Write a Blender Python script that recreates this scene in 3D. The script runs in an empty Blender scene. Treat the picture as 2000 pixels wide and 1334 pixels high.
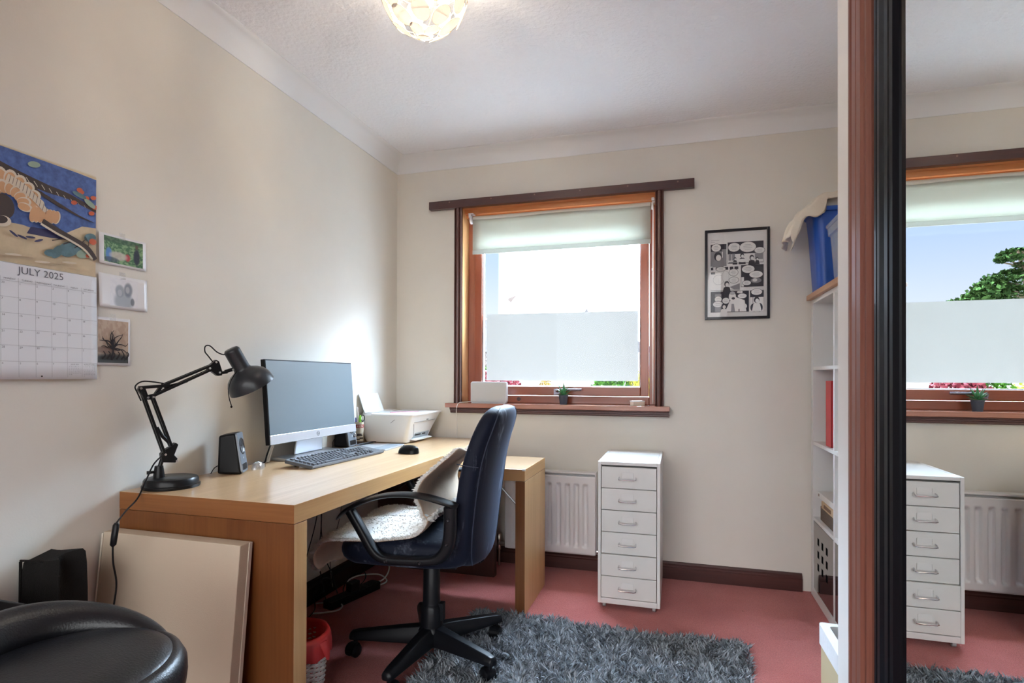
import bpy, bmesh, math, random
import numpy as np
from math import pi, sin, cos, radians as R
from mathutils import Vector as V, Matrix
C = bpy.context.scene.collection
SC = bpy.context.scene

# ---------------- camera
cam = bpy.data.cameras.new('camera'); co = bpy.data.objects.new('camera', cam); C.objects.link(co); SC.camera = co
TH, PI_, RO = .2856, .0063, .0031
Rt = V((cos(TH), sin(TH), 0)); F0 = V((-sin(TH), cos(TH), 0)); UP = V((0, 0, 1))
Fw = F0*cos(PI_) + UP*sin(PI_); U2 = -F0*sin(PI_) + UP*cos(PI_)
Rr = Rt*cos(RO) + U2*sin(RO); Ur = -Rt*sin(RO) + U2*cos(RO)
m = Matrix((Rr, Ur, -Fw)).transposed().to_4x4(); m.translation = V((0, 0, 1.0667)); co.matrix_world = m
cam.sensor_width = 36; cam.lens = 36*1101.23/2000; cam.shift_y = (730.0-667)/2000
cam.clip_start = .02; cam.clip_end = 300

# ---------------- exposure
vs = SC.view_settings; vs.view_transform = 'Standard'; vs.look = 'None'; vs.gamma = 1; vs.exposure = 1.2
SC.cycles.max_bounces = 10; SC.cycles.diffuse_bounces = 7; SC.cycles.glossy_bounces = 5; SC.cycles.transparent_max_bounces = 12
SC.cycles.sample_clamp_indirect = 6; SC.cycles.caustics_reflective = False; SC.cycles.caustics_refractive = False

# ---------------- node helpers
class NT:
    def __init__(s, tree): s.t = tree; s.n = tree.nodes; s.l = tree.links
    def node(s, kind, **kw):
        n = s.n.new(kind)
        for k, v in kw.items():
            if k.startswith('_'): setattr(n, k[1:], v)
            else:
                k2 = k.replace('__', ' ')
                i = n.inputs[int(k2[1:])] if k2[0] == 'i' and k2[1:].isdigit() else n.inputs[k2]
                if isinstance(v, bpy.types.NodeSocket): s.l.new(v, i)
                else: i.default_value = v
        return n
    def math(s, op, a, b=0.0, c=None, clamp=False):
        n = s.n.new('ShaderNodeMath'); n.operation = op; n.use_clamp = clamp
        for i, v in enumerate((a, b) if c is None else (a, b, c)):
            if isinstance(v, bpy.types.NodeSocket): s.l.new(v, n.inputs[i])
            else: n.inputs[i].default_value = v
        return n.outputs[0]
    def ramp(s, v, lo, hi, a=0.0, b=1.0):
        n = s.node('ShaderNodeMapRange', _interpolation_type='SMOOTHSTEP', i0=v, i1=lo, i2=hi, i3=a, i4=b); return n.outputs[0]
    def mix(s, f, a, b):
        n = s.n.new('ShaderNodeMix'); n.data_type = 'RGBA'
        for i, v in ((0, f), (6, a), (7, b)):
            if isinstance(v, bpy.types.NodeSocket): s.l.new(v, n.inputs[i])
            elif i == 0: n.inputs[i].default_value = v
            else: n.inputs[i].default_value = (*v[:3], 1)
        return n.outputs[2]

# ---------------- sky: hazy white in front, blue further left, brighter overhead
W = bpy.data.worlds.new('sky'); SC.world = W; W.use_nodes = True
w = NT(W.node_tree); w.n.clear()
tc = w.node('ShaderNodeTexCoord'); sp = w.node('ShaderNodeSeparateXYZ', Vector=tc.outputs['Generated'])
X_, Y_, Z_ = sp.outputs
az = w.math('DIVIDE', X_, w.math('MAXIMUM', w.math('ABSOLUTE', Y_), .01))
lowblue = w.mix(w.ramp(Z_, .02, .26), (.44, .47, .51), (.25, .34, .55))
low = w.mix(w.ramp(az, -.322, -.300), lowblue, (4.6, 5.5, 6.7))
SKY_HI = 50.0
hi = w.mix(w.ramp(Z_, .27, .55), low, (SKY_HI*.74, SKY_HI*.97, SKY_HI*1.22))
rear = (2.35, 2.38, 2.42)  # added fill entering by the open end behind the camera
front = w.mix(w.ramp(Y_, -.05, .05), rear, hi)
below = w.mix(w.ramp(Z_, -.03, -.005), (.2, .2, .2), front)
REAR = .9
bg = w.node('ShaderNodeBackground', Color=below, Strength=1.0)
W_out = w.node('ShaderNodeOutputWorld', Surface=bg.outputs[0])
W.cycles.sampling_method = 'MANUAL'; W.cycles.sample_map_resolution = 512

# ---------------- sun-less day; the room's own lamp is built with its shade further down

# ---------------- materials
MATS = {}
def P(name, col, rough=.5, metal=0.0, spec=.5, var=0.0, vscale=8, bump=0.0, bscale=60, coat=0.0, stretch=None, emit=None, sheen=0.0, trans=0.0, crough=.08):
    if name in MATS: return MATS[name]
    m = bpy.data.materials.new(name); m.use_nodes = True; n = NT(m.node_tree)
    b = n.n['Principled BSDF']
    b.inputs['Base Color'].default_value = (*col, 1); b.inputs['Roughness'].default_value = rough; b.inputs['Metallic'].default_value = metal
    b.inputs['Specular IOR Level'].default_value = spec; b.inputs['Coat Weight'].default_value = coat; b.inputs['Coat Roughness'].default_value = crough
    b.inputs['Sheen Weight'].default_value = sheen; b.inputs['Transmission Weight'].default_value = trans
    tc = n.node('ShaderNodeTexCoord'); vec = tc.outputs['Object']
    if max(col) < .03 and spec == .5: spec = .18; b.inputs['Specular IOR Level'].default_value = spec
    if stretch: vec = n.node('ShaderNodeMapping', Vector=vec, Scale=stretch).outputs[0]
    if var:
        ns = n.node('ShaderNodeTexNoise', Vector=vec, Scale=vscale, Detail=5.0, Roughness=.6)
        f = n.ramp(ns.outputs[0], .3, .7)
        c = n.mix(f, tuple(x*(1-var) for x in col), tuple(min(1, x*(1+var)) for x in col)); n.l.new(c, b.inputs['Base Color'])
    if bump:
        nb = n.node('ShaderNodeTexNoise', Vector=vec, Scale=bscale, Detail=4.0)
        bp = n.node('ShaderNodeBump', Height=nb.outputs[0], Strength=bump, Distance=.01); n.l.new(bp.outputs[0], b.inputs['Normal'])
    if emit: b.inputs['Emission Color'].default_value = (*emit[0], 1); b.inputs['Emission Strength'].default_value = emit[1]
    MATS[name] = m; return m
def wood(name, c1, c2, axis='x', rough=.35, scale=1.0, coat=0.0, fine=.35, bump=.15):
    if name in MATS: return MATS[name]
    m = bpy.data.materials.new(name); m.use_nodes = True; n = NT(m.node_tree); b = n.n['Principled BSDF']
    b.inputs['Roughness'].default_value = rough; b.inputs['Coat Weight'].default_value = coat; b.inputs['Coat Roughness'].default_value = .15
    tc = n.node('ShaderNodeTexCoord'); s = {'x': (.9, 9, 9), 'y': (9, .9, 9), 'z': (9, 9, .9)}[axis]
    mp = n.node('ShaderNodeMapping', Vector=tc.outputs['Object'], Scale=tuple(a*scale for a in s))
    n1 = n.node('ShaderNodeTexNoise', Vector=mp.outputs[0], Scale=1.0, Detail=3.0, Roughness=.5, Distortion=.6)
    s2 = {'x': (4, 160, 160), 'y': (160, 4, 160), 'z': (160, 160, 4)}[axis]
    mp2 = n.node('ShaderNodeMapping', Vector=tc.outputs['Object'], Scale=tuple(a*scale for a in s2))
    n2 = n.node('ShaderNodeTexNoise', Vector=mp2.outputs[0], Scale=1.0, Detail=3.0)
    f = n.math('ADD', n.math('MULTIPLY', n.ramp(n1.outputs[0], .3, .7), 1-fine), n.math('MULTIPLY', n.ramp(n2.outputs[0], .3, .7), fine))
    n.l.new(n.mix(f, c1, c2), b.inputs['Base Color'])
    if bump: n.l.new(n.node('ShaderNodeBump', Height=n2.outputs[0], Strength=bump, Distance=.001).outputs[0], b.inputs['Normal'])
    MATS[name] = m; return m
def translucent(name, col, tcol, fac=.5, transparent=0.0, bump=0.0):
    if name in MATS: return MATS[name]
    m = bpy.data.materials.new(name); m.use_nodes = True; n = NT(m.node_tree); n.n.remove(n.n['Principled BSDF'])
    out = n.n['Material Output']
    d = n.node('ShaderNodeBsdfDiffuse', Color=(*col, 1)); t = n.node('ShaderNodeBsdfTranslucent', Color=(*tcol, 1))
    s = n.node('ShaderNodeMixShader', i0=fac, i1=d.outputs[0], i2=t.outputs[0])
    if transparent:
        tr = n.node('ShaderNodeBsdfTransparent'); s = n.node('ShaderNodeMixShader', i0=transparent, i1=s.outputs[0], i2=tr.outputs[0])
    if bump:
        tc = n.node('ShaderNodeTexCoord'); nb = n.node('ShaderNodeTexNoise', Vector=tc.outputs['Object'], Scale=40.0)
        bp = n.node('ShaderNodeBump', Height=nb.outputs[0], Strength=bump, Distance=.004)
        n.l.new(bp.outputs[0], d.inputs['Normal'])
    n.l.new(s.outputs[0], out.inputs[0]); MATS[name] = m; return m
def glassy(name, tint=(1, 1, 1), fres=.06, rough=0.0, dirt=0.0):
    if name in MATS: return MATS[name]
    m = bpy.data.materials.new(name); m.use_nodes = True; n = NT(m.node_tree); n.n.remove(n.n['Principled BSDF'])
    tr = n.node('ShaderNodeBsdfTransparent', Color=(*tint, 1)); g = n.node('ShaderNodeBsdfGlossy', Roughness=rough)
    lw = n.node('ShaderNodeLayerWeight', Blend=.35)
    f = n.math('ADD', n.math('MULTIPLY', lw.outputs['Fresnel'], min(.35, fres*5)), fres, clamp=True)
    s = n.node('ShaderNodeMixShader', i0=f, i1=tr.outputs[0], i2=g.outputs[0])
    if dirt:
        d = n.node('ShaderNodeBsdfDiffuse', Color=(.85, .88, .9, 1)); s = n.node('ShaderNodeMixShader', i0=dirt, i1=s.outputs[0], i2=d.outputs[0])
    n.l.new(s.outputs[0], n.n['Material Output'].inputs[0]); MATS[name] = m; return m

# ---------------- mesh builder
class MB:
    def __init__(s): s.v = []; s.f = []; s.mi = []; s.cur = 0; s.T = Matrix.Identity(4)
    def mat(s, i): s.cur = i; return s
    def tf(s, T=None): s.T = T if T is not None else Matrix.Identity(4); return s
    def add(s, vs_, fs):
        o = len(s.v); s.v += [tuple(s.T @ V(p)) for p in vs_]; s.f += [tuple(i+o for i in f) for f in fs]; s.mi += [s.cur]*len(fs); return s
    def box(s, x0, x1, y0, y1, z0, z1):
        p = [(x, y, z) for z in (z0, z1) for y in (y0, y1) for x in (x0, x1)]
        return s.add(p, [(0, 2, 3, 1), (4, 5, 7, 6), (0, 1, 5, 4), (2, 6, 7, 3), (0, 4, 6, 2), (1, 3, 7, 5)])
    def prism(s, poly, a0, a1, axis='y'):
        n = len(poly)
        def q(u, w_, a): return {'y': (u, a, w_), 'x': (a, u, w_), 'z': (u, w_, a)}[axis]
        vs_ = [q(u, w_, a0) for u, w_ in poly] + [q(u, w_, a1) for u, w_ in poly]
        return s.add(vs_, [tuple(range(n)), tuple(range(2*n-1, n-1, -1))] + [((i+1) % n, i, i+n, (i+1) % n+n) for i in range(n)])
    def lathe(s, prof, n=24, c=(0, 0, 0), axis='z', closed=False):
        vs_ = []; m_ = len(prof)
        for r, h in prof:
            for k in range(n):
                a = 2*pi*k/n; u, w_ = r*cos(a), r*sin(a)
                vs_.append({'z': (c[0]+u, c[1]+w_, c[2]+h), 'x': (c[0]+h, c[1]+u, c[2]+w_), 'y': (c[0]+w_, c[1]+h, c[2]+u)}[axis])
        fs = [(i*n+k, i*n+(k+1) % n, (i+1)*n+(k+1) % n, (i+1)*n+k) for i in range(m_-1) for k in range(n)]
        if prof[0][0] > 1e-6 and not closed: fs.append(tuple(reversed(range(n))))
        if prof[-1][0] > 1e-6 and not closed: fs.append(tuple((m_-1)*n+k for k in range(n)))
        return s.add(vs_, fs)
    def cyl(s, r, h0, h1, c=(0, 0, 0), axis='z', n=20): return s.lathe([(r, h0), (r, h1)], n, c, axis)
    def tube(s, pts, r, n=8, sx=1.0, caps=True, up=None):
        pts = [V(p) for p in pts]; m_ = len(pts); vs_ = []
        rr = r if isinstance(r, (list, tuple)) else [r]*m_
        t0 = (pts[1]-pts[0]).normalized(); u = V(up) if up else (V((0, 0, 1)) if abs(t0.z) < .9 else V((1, 0, 0)))
        u = (u - t0*u.dot(t0)).normalized()
        for i, p in enumerate(pts):
            t = (pts[min(i+1, m_-1)] - pts[max(i-1, 0)]).normalized(); u = (u - t*u.dot(t)).normalized(); w_ = t.cross(u)
            for k in range(n):
                a = 2*pi*k/n; vs_.append(tuple(p + u*cos(a)*rr[i] + w_*sin(a)*rr[i]*sx))
        fs = [(i*n+k, (i+1)*n+k, (i+1)*n+(k+1) % n, i*n+(k+1) % n) for i in range(m_-1) for k in range(n)]
        if caps: fs += [tuple(range(n)), tuple((m_-1)*n+k for k in reversed(range(n)))]
        return s.add(vs_, fs)
    def bar(s, a, b, w_, h, up=(0, 0, 1)):
        a, b = V(a), V(b); t = (b-a).normalized(); u = V(up); u = (u-t*u.dot(t)).normalized(); x = t.cross(u)
        p = [tuple(q + x*sx*w_/2 + u*sz*h/2) for q in (a, b) for sz in (-1, 1) for sx in (-1, 1)]
        return s.add(p, [(0, 2, 3, 1), (4, 5, 7, 6), (0, 1, 5, 4), (2, 6, 7, 3), (0, 4, 6, 2), (1, 3, 7, 5)])
    def grid(s, fn, nu, nv, thick=0.0):
        vs_ = [fn(i/nu, j/nv) for j in range(nv+1) for i in range(nu+1)]
        return s.add(vs_, [(j*(nu+1)+i, j*(nu+1)+i+1, (j+1)*(nu+1)+i+1, (j+1)*(nu+1)+i) for j in range(nv) for i in range(nu)])
    def loft(s, rings, caps=True):
        n = len(rings[0]); vs_ = [p for r_ in rings for p in r_]; m_ = len(rings)
        fs = [(i*n+k, i*n+(k+1) % n, (i+1)*n+(k+1) % n, (i+1)*n+k) for i in range(m_-1) for k in range(n)]
        if caps: fs += [tuple(reversed(range(n))), tuple((m_-1)*n+k for k in range(n))]
        return s.add(vs_, fs)
    def build(s, name, mats, parent=None, bevel=0.0, seg=2, smooth=False, sub=0, solid=0.0, loc=None, ang=40, norm=True, off=-1):
        me = bpy.data.meshes.new(name); me.from_pydata(s.v, [], s.f); me.validate()
        for mt in (mats if isinstance(mats, (list, tuple)) else [mats]): me.materials.append(mt)
        if len(me.polygons) == len(s.mi): me.polygons.foreach_set('material_index', s.mi)
        if norm:
            bm = bmesh.new(); bm.from_mesh(me); bmesh.ops.recalc_face_normals(bm, faces=bm.faces); bm.to_mesh(me); bm.free()
        if smooth:
            me.polygons.foreach_set('use_smooth', [True]*len(me.polygons))
            if ang < 180: me.set_sharp_from_angle(angle=R(ang))
        o = bpy.data.objects.new(name, me); C.objects.link(o)
        if loc is not None: o.location = loc
        if parent: o.parent = parent
        if solid: md = o.modifiers.new('s', 'SOLIDIFY'); md.thickness = solid; md.offset = off
        if bevel: md = o.modifiers.new('b', 'BEVEL'); md.width = bevel; md.segments = seg; md.limit_method = 'ANGLE'; md.angle_limit = R(35)
        if sub: md = o.modifiers.new('u', 'SUBSURF'); md.levels = sub; md.render_levels = sub
        if parent is None and loc is None and s.v: recenter(o)
        return o
def recenter(o):
    vs_ = [v.co.copy() for v in o.data.vertices]
    c = V(((min(v.x for v in vs_)+max(v.x for v in vs_))/2, (min(v.y for v in vs_)+max(v.y for v in vs_))/2, min(v.z for v in vs_)))
    o.data.transform(Matrix.Translation(-c)); o.location = c
def bx(*a): return MB().box(*a)
def tag(o, label=None, cat=None, group=None, kind=None):
    for k, v in (('label', label), ('category', cat), ('group', group), ('kind', kind)):
        if v: o[k] = v
    return o
def thing(name, label, cat, loc=(0, 0, 0), rz=0, group=None):
    o = bpy.data.objects.new(name, None); C.objects.link(o); o.location = loc; o.rotation_euler = (0, 0, rz); o.empty_display_size = .05
    return tag(o, label, cat, group)
def copy_tree(o, parent=None, kids=None):
    c = o.copy(); C.objects.link(c)
    if parent: c.parent = parent
    for ch in [x for x in bpy.data.objects if x.parent == o]: copy_tree(ch, c)
    return c
def struct(o): o['kind'] = 'structure'; return o
def arc(c, r, a0, a1, n, plane='xz', fixed=0):
    out = []
    for i in range(n+1):
        a = R(a0+(a1-a0)*i/n); u, w_ = c[0]+r*cos(a), c[1]+r*sin(a)
        out.append({'xz': (u, fixed, w_), 'yz': (fixed, u, w_), 'xy': (u, w_, fixed)}[plane])
    return out
def smooth_path(pts, n=6):
    pts = [V(p) for p in pts]; out = []
    for i in range(len(pts)-1):
        p0 = pts[max(i-1, 0)]; p1 = pts[i]; p2 = pts[i+1]; p3 = pts[min(i+2, len(pts)-1)]
        for k in range(n):
            t = k/n; out.append(.5*((2*p1)+(p2-p0)*t+(2*p0-5*p1+4*p2-p3)*t*t+(3*p1-p0-3*p2+p3)*t**3))
    out.append(pts[-1]); return out
def rrect(x0, x1, y0, y1, r, n=5):
    out = []
    for cx, cy, a in ((x1-r, y1-r, 0), (x0+r, y1-r, 90), (x0+r, y0+r, 180), (x1-r, y0+r, 270)):
        for i in range(n+1): t = R(a+90*i/n); out.append((cx+r*cos(t), cy+r*sin(t)))
    return out
def text_mesh(txt, size, align='LEFT', extrude=0.0):
    """glyph outlines as (verts, faces) in the xy plane"""
    cu = bpy.data.curves.new('glyphs', 'FONT'); cu.body = txt; cu.size = size; cu.align_x = align; cu.extrude = extrude; cu.resolution_u = 3
    o = bpy.data.objects.new('glyphs', cu); C.objects.link(o)
    dg = bpy.context.evaluated_depsgraph_get(); me = bpy.data.meshes.new_from_object(o.evaluated_get(dg))
    vs_ = [tuple(v.co) for v in me.vertices]; fs = [tuple(p.vertices) for p in me.polygons]
    bpy.data.meshes.remove(me); bpy.data.objects.remove(o); bpy.data.curves.remove(cu)
    return vs_, fs

XL, YB, XR, MX, HC = -1.662, 3.133, 1.04, .364, 2.405
random.seed(7)
# ================= the room
wall_paint = P('cream wall paint', (.725, .692, .628), .75, var=.03, vscale=1.5, bump=.04, bscale=180)
white_paint = P('white satin paint', (.80, .79, .77), .45, var=.02, vscale=3)
ceil_mat = P('textured ceiling paint', (.86, .865, .885), .85, bump=.5, bscale=55)
cove_mat = P('cornice paint', (.80, .805, .81), .7)
maroon = wood('dark stained wood', (.050, .014, .012), (.085, .026, .020), 'x', .38, coat=.2)
maroon_z = wood('dark stained wood upright', (.075, .026, .020), (.12, .045, .034), 'z', .35, coat=.3)
black_wood = P('black painted skirting', (.018, .012, .014), .35, coat=.3)
red_wood = wood('red brown window wood', (.26, .062, .028), (.34, .092, .042), 'x', .3, coat=.4)
red_wood_z = wood('red brown window wood upright', (.26, .062, .028), (.34, .092, .042), 'z', .3, coat=.4)
orange_wood = wood('orange varnished wood', (.52, .20, .065), (.66, .29, .11), 'x', .3, coat=.4)
orange_wood_lit_z = wood('lit orange varnished wood upright', (.62, .33, .13), (.74, .44, .20), 'z', .25, coat=.8)  # sky glare on the side linings put into this paler colour

def carpet_mat():
    m = bpy.data.materials.new('rose carpet'); m.use_nodes = True; n = NT(m.node_tree); b = n.n['Principled BSDF']
    b.inputs['Roughness'].default_value = 1; b.inputs['Specular IOR Level'].default_value = .1; b.inputs['Sheen Weight'].default_value = .25
    tc = n.node('ShaderNodeTexCoord')
    n1 = n.node('ShaderNodeTexNoise', Vector=tc.outputs['Object'], Scale=2.2, Detail=4.0); n2 = n.node('ShaderNodeTexNoise', Vector=tc.outputs['Object'], Scale=260.0, Detail=3.0)
    c = n.mix(n.ramp(n1.outputs[0], .35, .65), (.47, .125, .115), (.58, .18, .165))
    c = n.mix(n.math('MULTIPLY', n.ramp(n2.outputs[0], .35, .65), .45), c, (.30, .07, .065))
    vo = n.node('ShaderNodeTexVoronoi', Vector=tc.outputs['Object'], Scale=5.5)   # a few small trodden-in stains
    c = n.mix(n.math('MULTIPLY', n.ramp(vo.outputs['Distance'], .035, .015), .6), c, (.13, .035, .02))
    n.l.new(c, b.inputs['Base Color'])
    n.l.new(n.node('ShaderNodeBump', Height=n2.outputs[0], Strength=.7, Distance=.006).outputs[0], b.inputs['Normal'])
    return m
carpet = carpet_mat()
Y0 = -1.4
struct(bx(XL-.2, XR+.2, Y0, YB+.35, -.12, 0).build('floor', carpet))
struct(bx(XL-.2, XR+.2, Y0, YB+.35, HC, HC+.12).build('ceiling', ceil_mat))
struct(bx(XL-.2, XL, Y0, YB+.35, 0, HC).build('wall_left', wall_paint))
WX0, WX1, WZ0, WZ1 = -1.229, -.117, .889, 2.07
a_, b__ = WX0-.021, WX1+.021
struct(MB().box(XL, a_, YB, YB+.3, 0, HC).box(b__, XR+.2, YB, YB+.3, 0, HC).box(a_, b__, YB, YB+.3, 0, WZ0-.001).box(a_, b__, YB, YB+.3, WZ1+.021, HC).build('wall_back', wall_paint))
struct(bx(XR, XR+.2, 1.49, YB, 0, HC).build('wall_right', wall_paint))
struct(MB().box(MX, XR+.2, 1.34, 1.497, 0, HC).box(.42, XR+.2, Y0, 1.34, 0, HC).box(MX, .42, Y0, 1.34, 2.36, HC).build('wall_cupboard', white_paint))
# cornice: concave cove
def cove(s):  # (offset from wall, height) profile
    a = [(0, HC), (0, 2.314), (.004, 2.314)]
    for i in range(7):
        t = R(90*i/6); a.append((.004+.067*(1-cos(t))+0, 2.316+.082*sin(t)))
    a += [(.075, 2.401), (.075, HC)]
    return a
pf = cove(0)
struct(MB().prism([(XL+u, z) for u, z in pf], Y0, YB-.002, 'y').build('trim_1', cove_mat, smooth=True, ang=50))
struct(MB().prism([(YB-u, z) for u, z in pf], XL+.001, XR, 'x').build('trim_2', cove_mat, smooth=True, ang=50))
struct(MB().prism([(XR-u, z) for u, z in pf], 1.497, YB-.002, 'y').build('trim_3', cove_mat, smooth=True, ang=50))
# skirting
sk = [(0, 0), (.02, 0), (.02, .06), (.016, .064), (.016, .072), (.010, .078), (.006, .086), (0, .088)]
struct(MB().prism([(YB-u, z) for u, z in sk], XL+.02, .60, 'x').build('baseboard_back', maroon))
skl = [(0, 0), (.02, 0), (.02, .075), (.014, .085), (.012, .1), (0, .105)]
struct(MB().prism([(XL+u, z) for u, z in skl], Y0, YB-.001, 'y').build('baseboard_left', black_wood))

# ---------------- window
win = bpy.data.objects.new('window_1', None); C.objects.link(win); win.location = (-.67, 3.24, .915); struct(win)
def wpart(mb, name, mt, parent=win, **k):
    o = mb.build(name, mt, None, loc=(0, 0, 0), **k); o.parent = parent
    if parent is win: o.matrix_parent_inverse = Matrix.Translation(-win.location)
    return o
FL, FR, FT, FB = WX0, WX1, WZ1, .915
wpart(MB().box(FL, -1.185, 3.235, 3.30, FB, FT).box(-.152, FR, 3.235, 3.30, FB, FT), 'frame', red_wood_z, bevel=.003)
wpart(MB().box(-1.185, -.152, 3.235, 3.30, FB, .958).box(-1.185, -.152, 3.235, 3.30, 2.02, FT), 'frame_rail', red_wood, bevel=.003)
sash = wpart(MB().box(-1.183, -1.137, 3.222, 3.27, .962, 2.018).box(-.199, -.154, 3.222, 3.27, .962, 2.018), 'sash', red_wood_z, bevel=.004)
wpart(MB().box(-1.137, -.199, 3.222, 3.27, .962, 1.014).box(-1.137, -.199, 3.222, 3.27, 1.966, 2.018), 'sash_rail', red_wood, bevel=.004)
wpart(MB().box(-1.137, -1.131, 3.234, 3.262, 1.014, 1.966).box(-.205, -.199, 3.234, 3.262, 1.014, 1.966).box(-1.131, -.205, 3.234, 3.262, 1.014, 1.0185), 'glazing_seal', P('pale seal', (.55, .55, .6), .5))
wpart(MB().box(-1.134, -.202, 3.252, 3.256, 1.016, 1.968), 'pane', glassy('window glass', fres=.004))
film = translucent('frosted film', (.62, .62, .63), (.195, .183, .170), .85)
wpart(MB().add([(-1.118, 3.2575, 1.047), (-.214, 3.2575, 1.047), (-.214, 3.2575, 1.446), (-1.118, 3.2575, 1.450)], [(0, 1, 2, 3)]), 'privacy_film', film, solid=.0006)
hnd = MB().box(-.690, -.655, 3.212, 3.222, .965, 1.0).cyl(.009, -.028, 0, (-.672, 3.212, .988), 'y', 14)
hnd.tube(smooth_path([(-.672, 3.186, .988), (-.655, 3.182, .993), (-.635, 3.182, .996), (-.59, 3.184, .997), (-.525, 3.186, .997)], 5), .0065, 10)
wpart(hnd, 'handle', P('dark metal handle', (.22, .21, .26), .25, .8), smooth=True)
wpart(MB().cyl(.012, -.006, 0, (-.906, 3.235, .938), 'y', 16), 'vent_cap', maroon, smooth=True)
# reveal lining
wpart(MB().box(FL-.02, FL, 3.125, 3.30, FB, FT).box(FR, FR+.02, 3.125, 3.30, FB, FT), 'lining', orange_wood_lit_z)
wpart(MB().box(FL-.02, FR+.02, 3.125, 3.30, FT, FT+.02).box(FL, FR, 3.17, 3.235, 2.045, FT).box(FL, FR, 3.20, 3.235, 2.03, 2.045), 'lining_head', orange_wood)
# sill
wpart(MB().box(-1.313, -.039, 3.070, 3.30, .889, .915), 'sill', wood('sill wood', (.30, .12, .08), (.42, .19, .13), 'x', .22, coat=.6), bevel=.003)
ap = [(YB, .889), (3.082, .889), (3.080, .882), (3.088, .879), (3.088, .872), (3.094, .869), (3.094, .862), (3.10, .857), (YB, .857)]
wpart(MB().prism(ap, -1.288, -.042, 'x'), 'sill_moulding', maroon)
# architrave with rounded mouldings, and the board over it
def architrave(x0, x1, z0, z1, name):
    w_ = x1-x0; pr = [(x0, YB+.001), (x0, 3.118), (x0+w_*.12, 3.114), (x0+w_*.2, 3.120), (x0+w_*.28, 3.113)]
    for i in range(7): t = pi*i/6; pr.append((x0+w_*(.5-.2*cos(t)), 3.113-.007*sin(t)))
    pr += [(x0+w_*.76, 3.119), (x0+w_*.85, 3.113), (x1, 3.116), (x1, YB+.001)]
    return struct(MB().prism([(a, b) for a, b in pr], z0, z1, 'z').build(name, maroon_z))
architrave(-1.276, -1.229, .915, 2.07, 'trim_4'); architrave(-.117, -.072, .915, 2.07, 'trim_5')
brd = MB().box(-1.433, .084, 3.098, YB+.001, 2.0697, 2.116).build('trim_6', maroon, bevel=.002); struct(brd)
sc_ = MB()
for i in range(6): sc_.cyl(.0045, -.0012, 0, (-1.30+.26*i, 3.098, 2.104), 'y', 10)
o = sc_.build('screw_plug', P('worn filler', (.22, .12, .09), .7)); o.parent = brd; o.matrix_parent_inverse = Matrix.Translation(-brd.location)

# ---------------- wardrobe: architrave, mirror door
pr = [(.364, 1.347), (.347, 1.347)]
for y_, x_ in ((1.330, .345), (1.326, .351), (1.318, .351), (1.314, .345), (1.290, .345), (1.286, .349), (1.283, .345), (1.262, .346), (1.256, .352), (1.240, .353), (1.234, .349), (1.227, .356)): pr.append((x_, y_))
pr += [(.42, 1.227), (.42, 1.347)]
arch = wood('wardrobe architrave wood', (.17, .055, .035), (.25, .10, .065), 'z', .5, coat=.12)
struct(MB().prism(pr, 0, 2.36, 'z').build('trim_7', arch))
md = thing('mirror_door', 'tall mirrored sliding wardrobe door with black moulded frame', 'wardrobe door', (.37, .3, .01))
def sub(o, p, loc): o.parent = p; o.location = V(o.location) - V(loc) if o.location.length else -V(loc); return o
mir = bpy.data.materials.new('mirror silver'); mir.use_nodes = True; b = mir.node_tree.nodes['Principled BSDF']
b.inputs['Base Color'].default_value = (.86, .88, .86, 1); b.inputs['Metallic'].default_value = 1; b.inputs['Roughness'].default_value = 0.0
def subkid(mb, name, mt, d, **k):
    """sub-part built in world coordinates under a part made by kid()"""
    return mb.build(name, mt, d, loc=(0, 0, 0), **k)
def kid(mb, name, mt, p, **k):
    """part built in world coordinates under an unrotated Empty"""
    return mb.build(name, mt, p, loc=-V(p.location), **k)
kid(bx(.364, .369, Y0+.02, 1.150, .05, 2.33), 'mirror', mir, md)
dk = P('black door frame', (.004, .0045, .007), .40, spec=.10, coat=.03)
pf2 = [(.375, 1.205), (.360, 1.205), (.352, 1.200), (.352, 1.190), (.3545, 1.187), (.352, 1.184), (.350, 1.165), (.353, 1.150), (.3525, 1.132), (.355, 1.128), (.353, 1.124), (.354, 1.112), (.362, 1.106), (.375, 1.106)]
kid(MB().prism(pf2, .012, 2.345, 'z'), 'frame', dk, md)
kid(MB().box(.352, .375, Y0+.02, 1.106, .012, .05).box(.352, .375, Y0+.02, 1.106, 2.33, 2.36), 'rail', dk, md)
kid(bx(.372, .418, Y0+.02, 1.227, .012, 2.33), 'back_board', dk, md)
# ---------------- pendant: globe of overlapping shell discs on a wire frame, bulb inside
PC = V((-.757, 1.60, 2.266)); PR = .128
pend = thing('pendant_lamp', 'round ceiling pendant of pale translucent shell discs, lit', 'ceiling lamp', PC)
shell = bpy.data.materials.new('capiz shell'); shell.use_nodes = True; n = NT(shell.node_tree); n.n.remove(n.n['Principled BSDF'])
tcn = n.node('ShaderNodeTexCoord'); nz = n.node('ShaderNodeTexNoise', Vector=tcn.outputs['Object'], Scale=45.0, Detail=4.0)
cc = n.mix(n.ramp(nz.outputs[0], .35, .65), (.86, .79, .67), (.95, .93, .88))
d_ = n.node('ShaderNodeBsdfDiffuse', Color=cc); t_ = n.node('ShaderNodeBsdfTranslucent', Color=cc); g_ = n.node('ShaderNodeBsdfGlossy', Roughness=.25)
s1 = n.node('ShaderNodeMixShader', i0=.05, i1=d_.outputs[0], i2=t_.outputs[0]); s2 = n.node('ShaderNodeMixShader', i0=.06, i1=s1.outputs[0], i2=g_.outputs[0])
n.l.new(s2.outputs[0], n.n['Material Output'].inputs[0])
brass = P('pale brass wire', (.62, .50, .30), .3, .9)
wire = MB()
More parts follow.
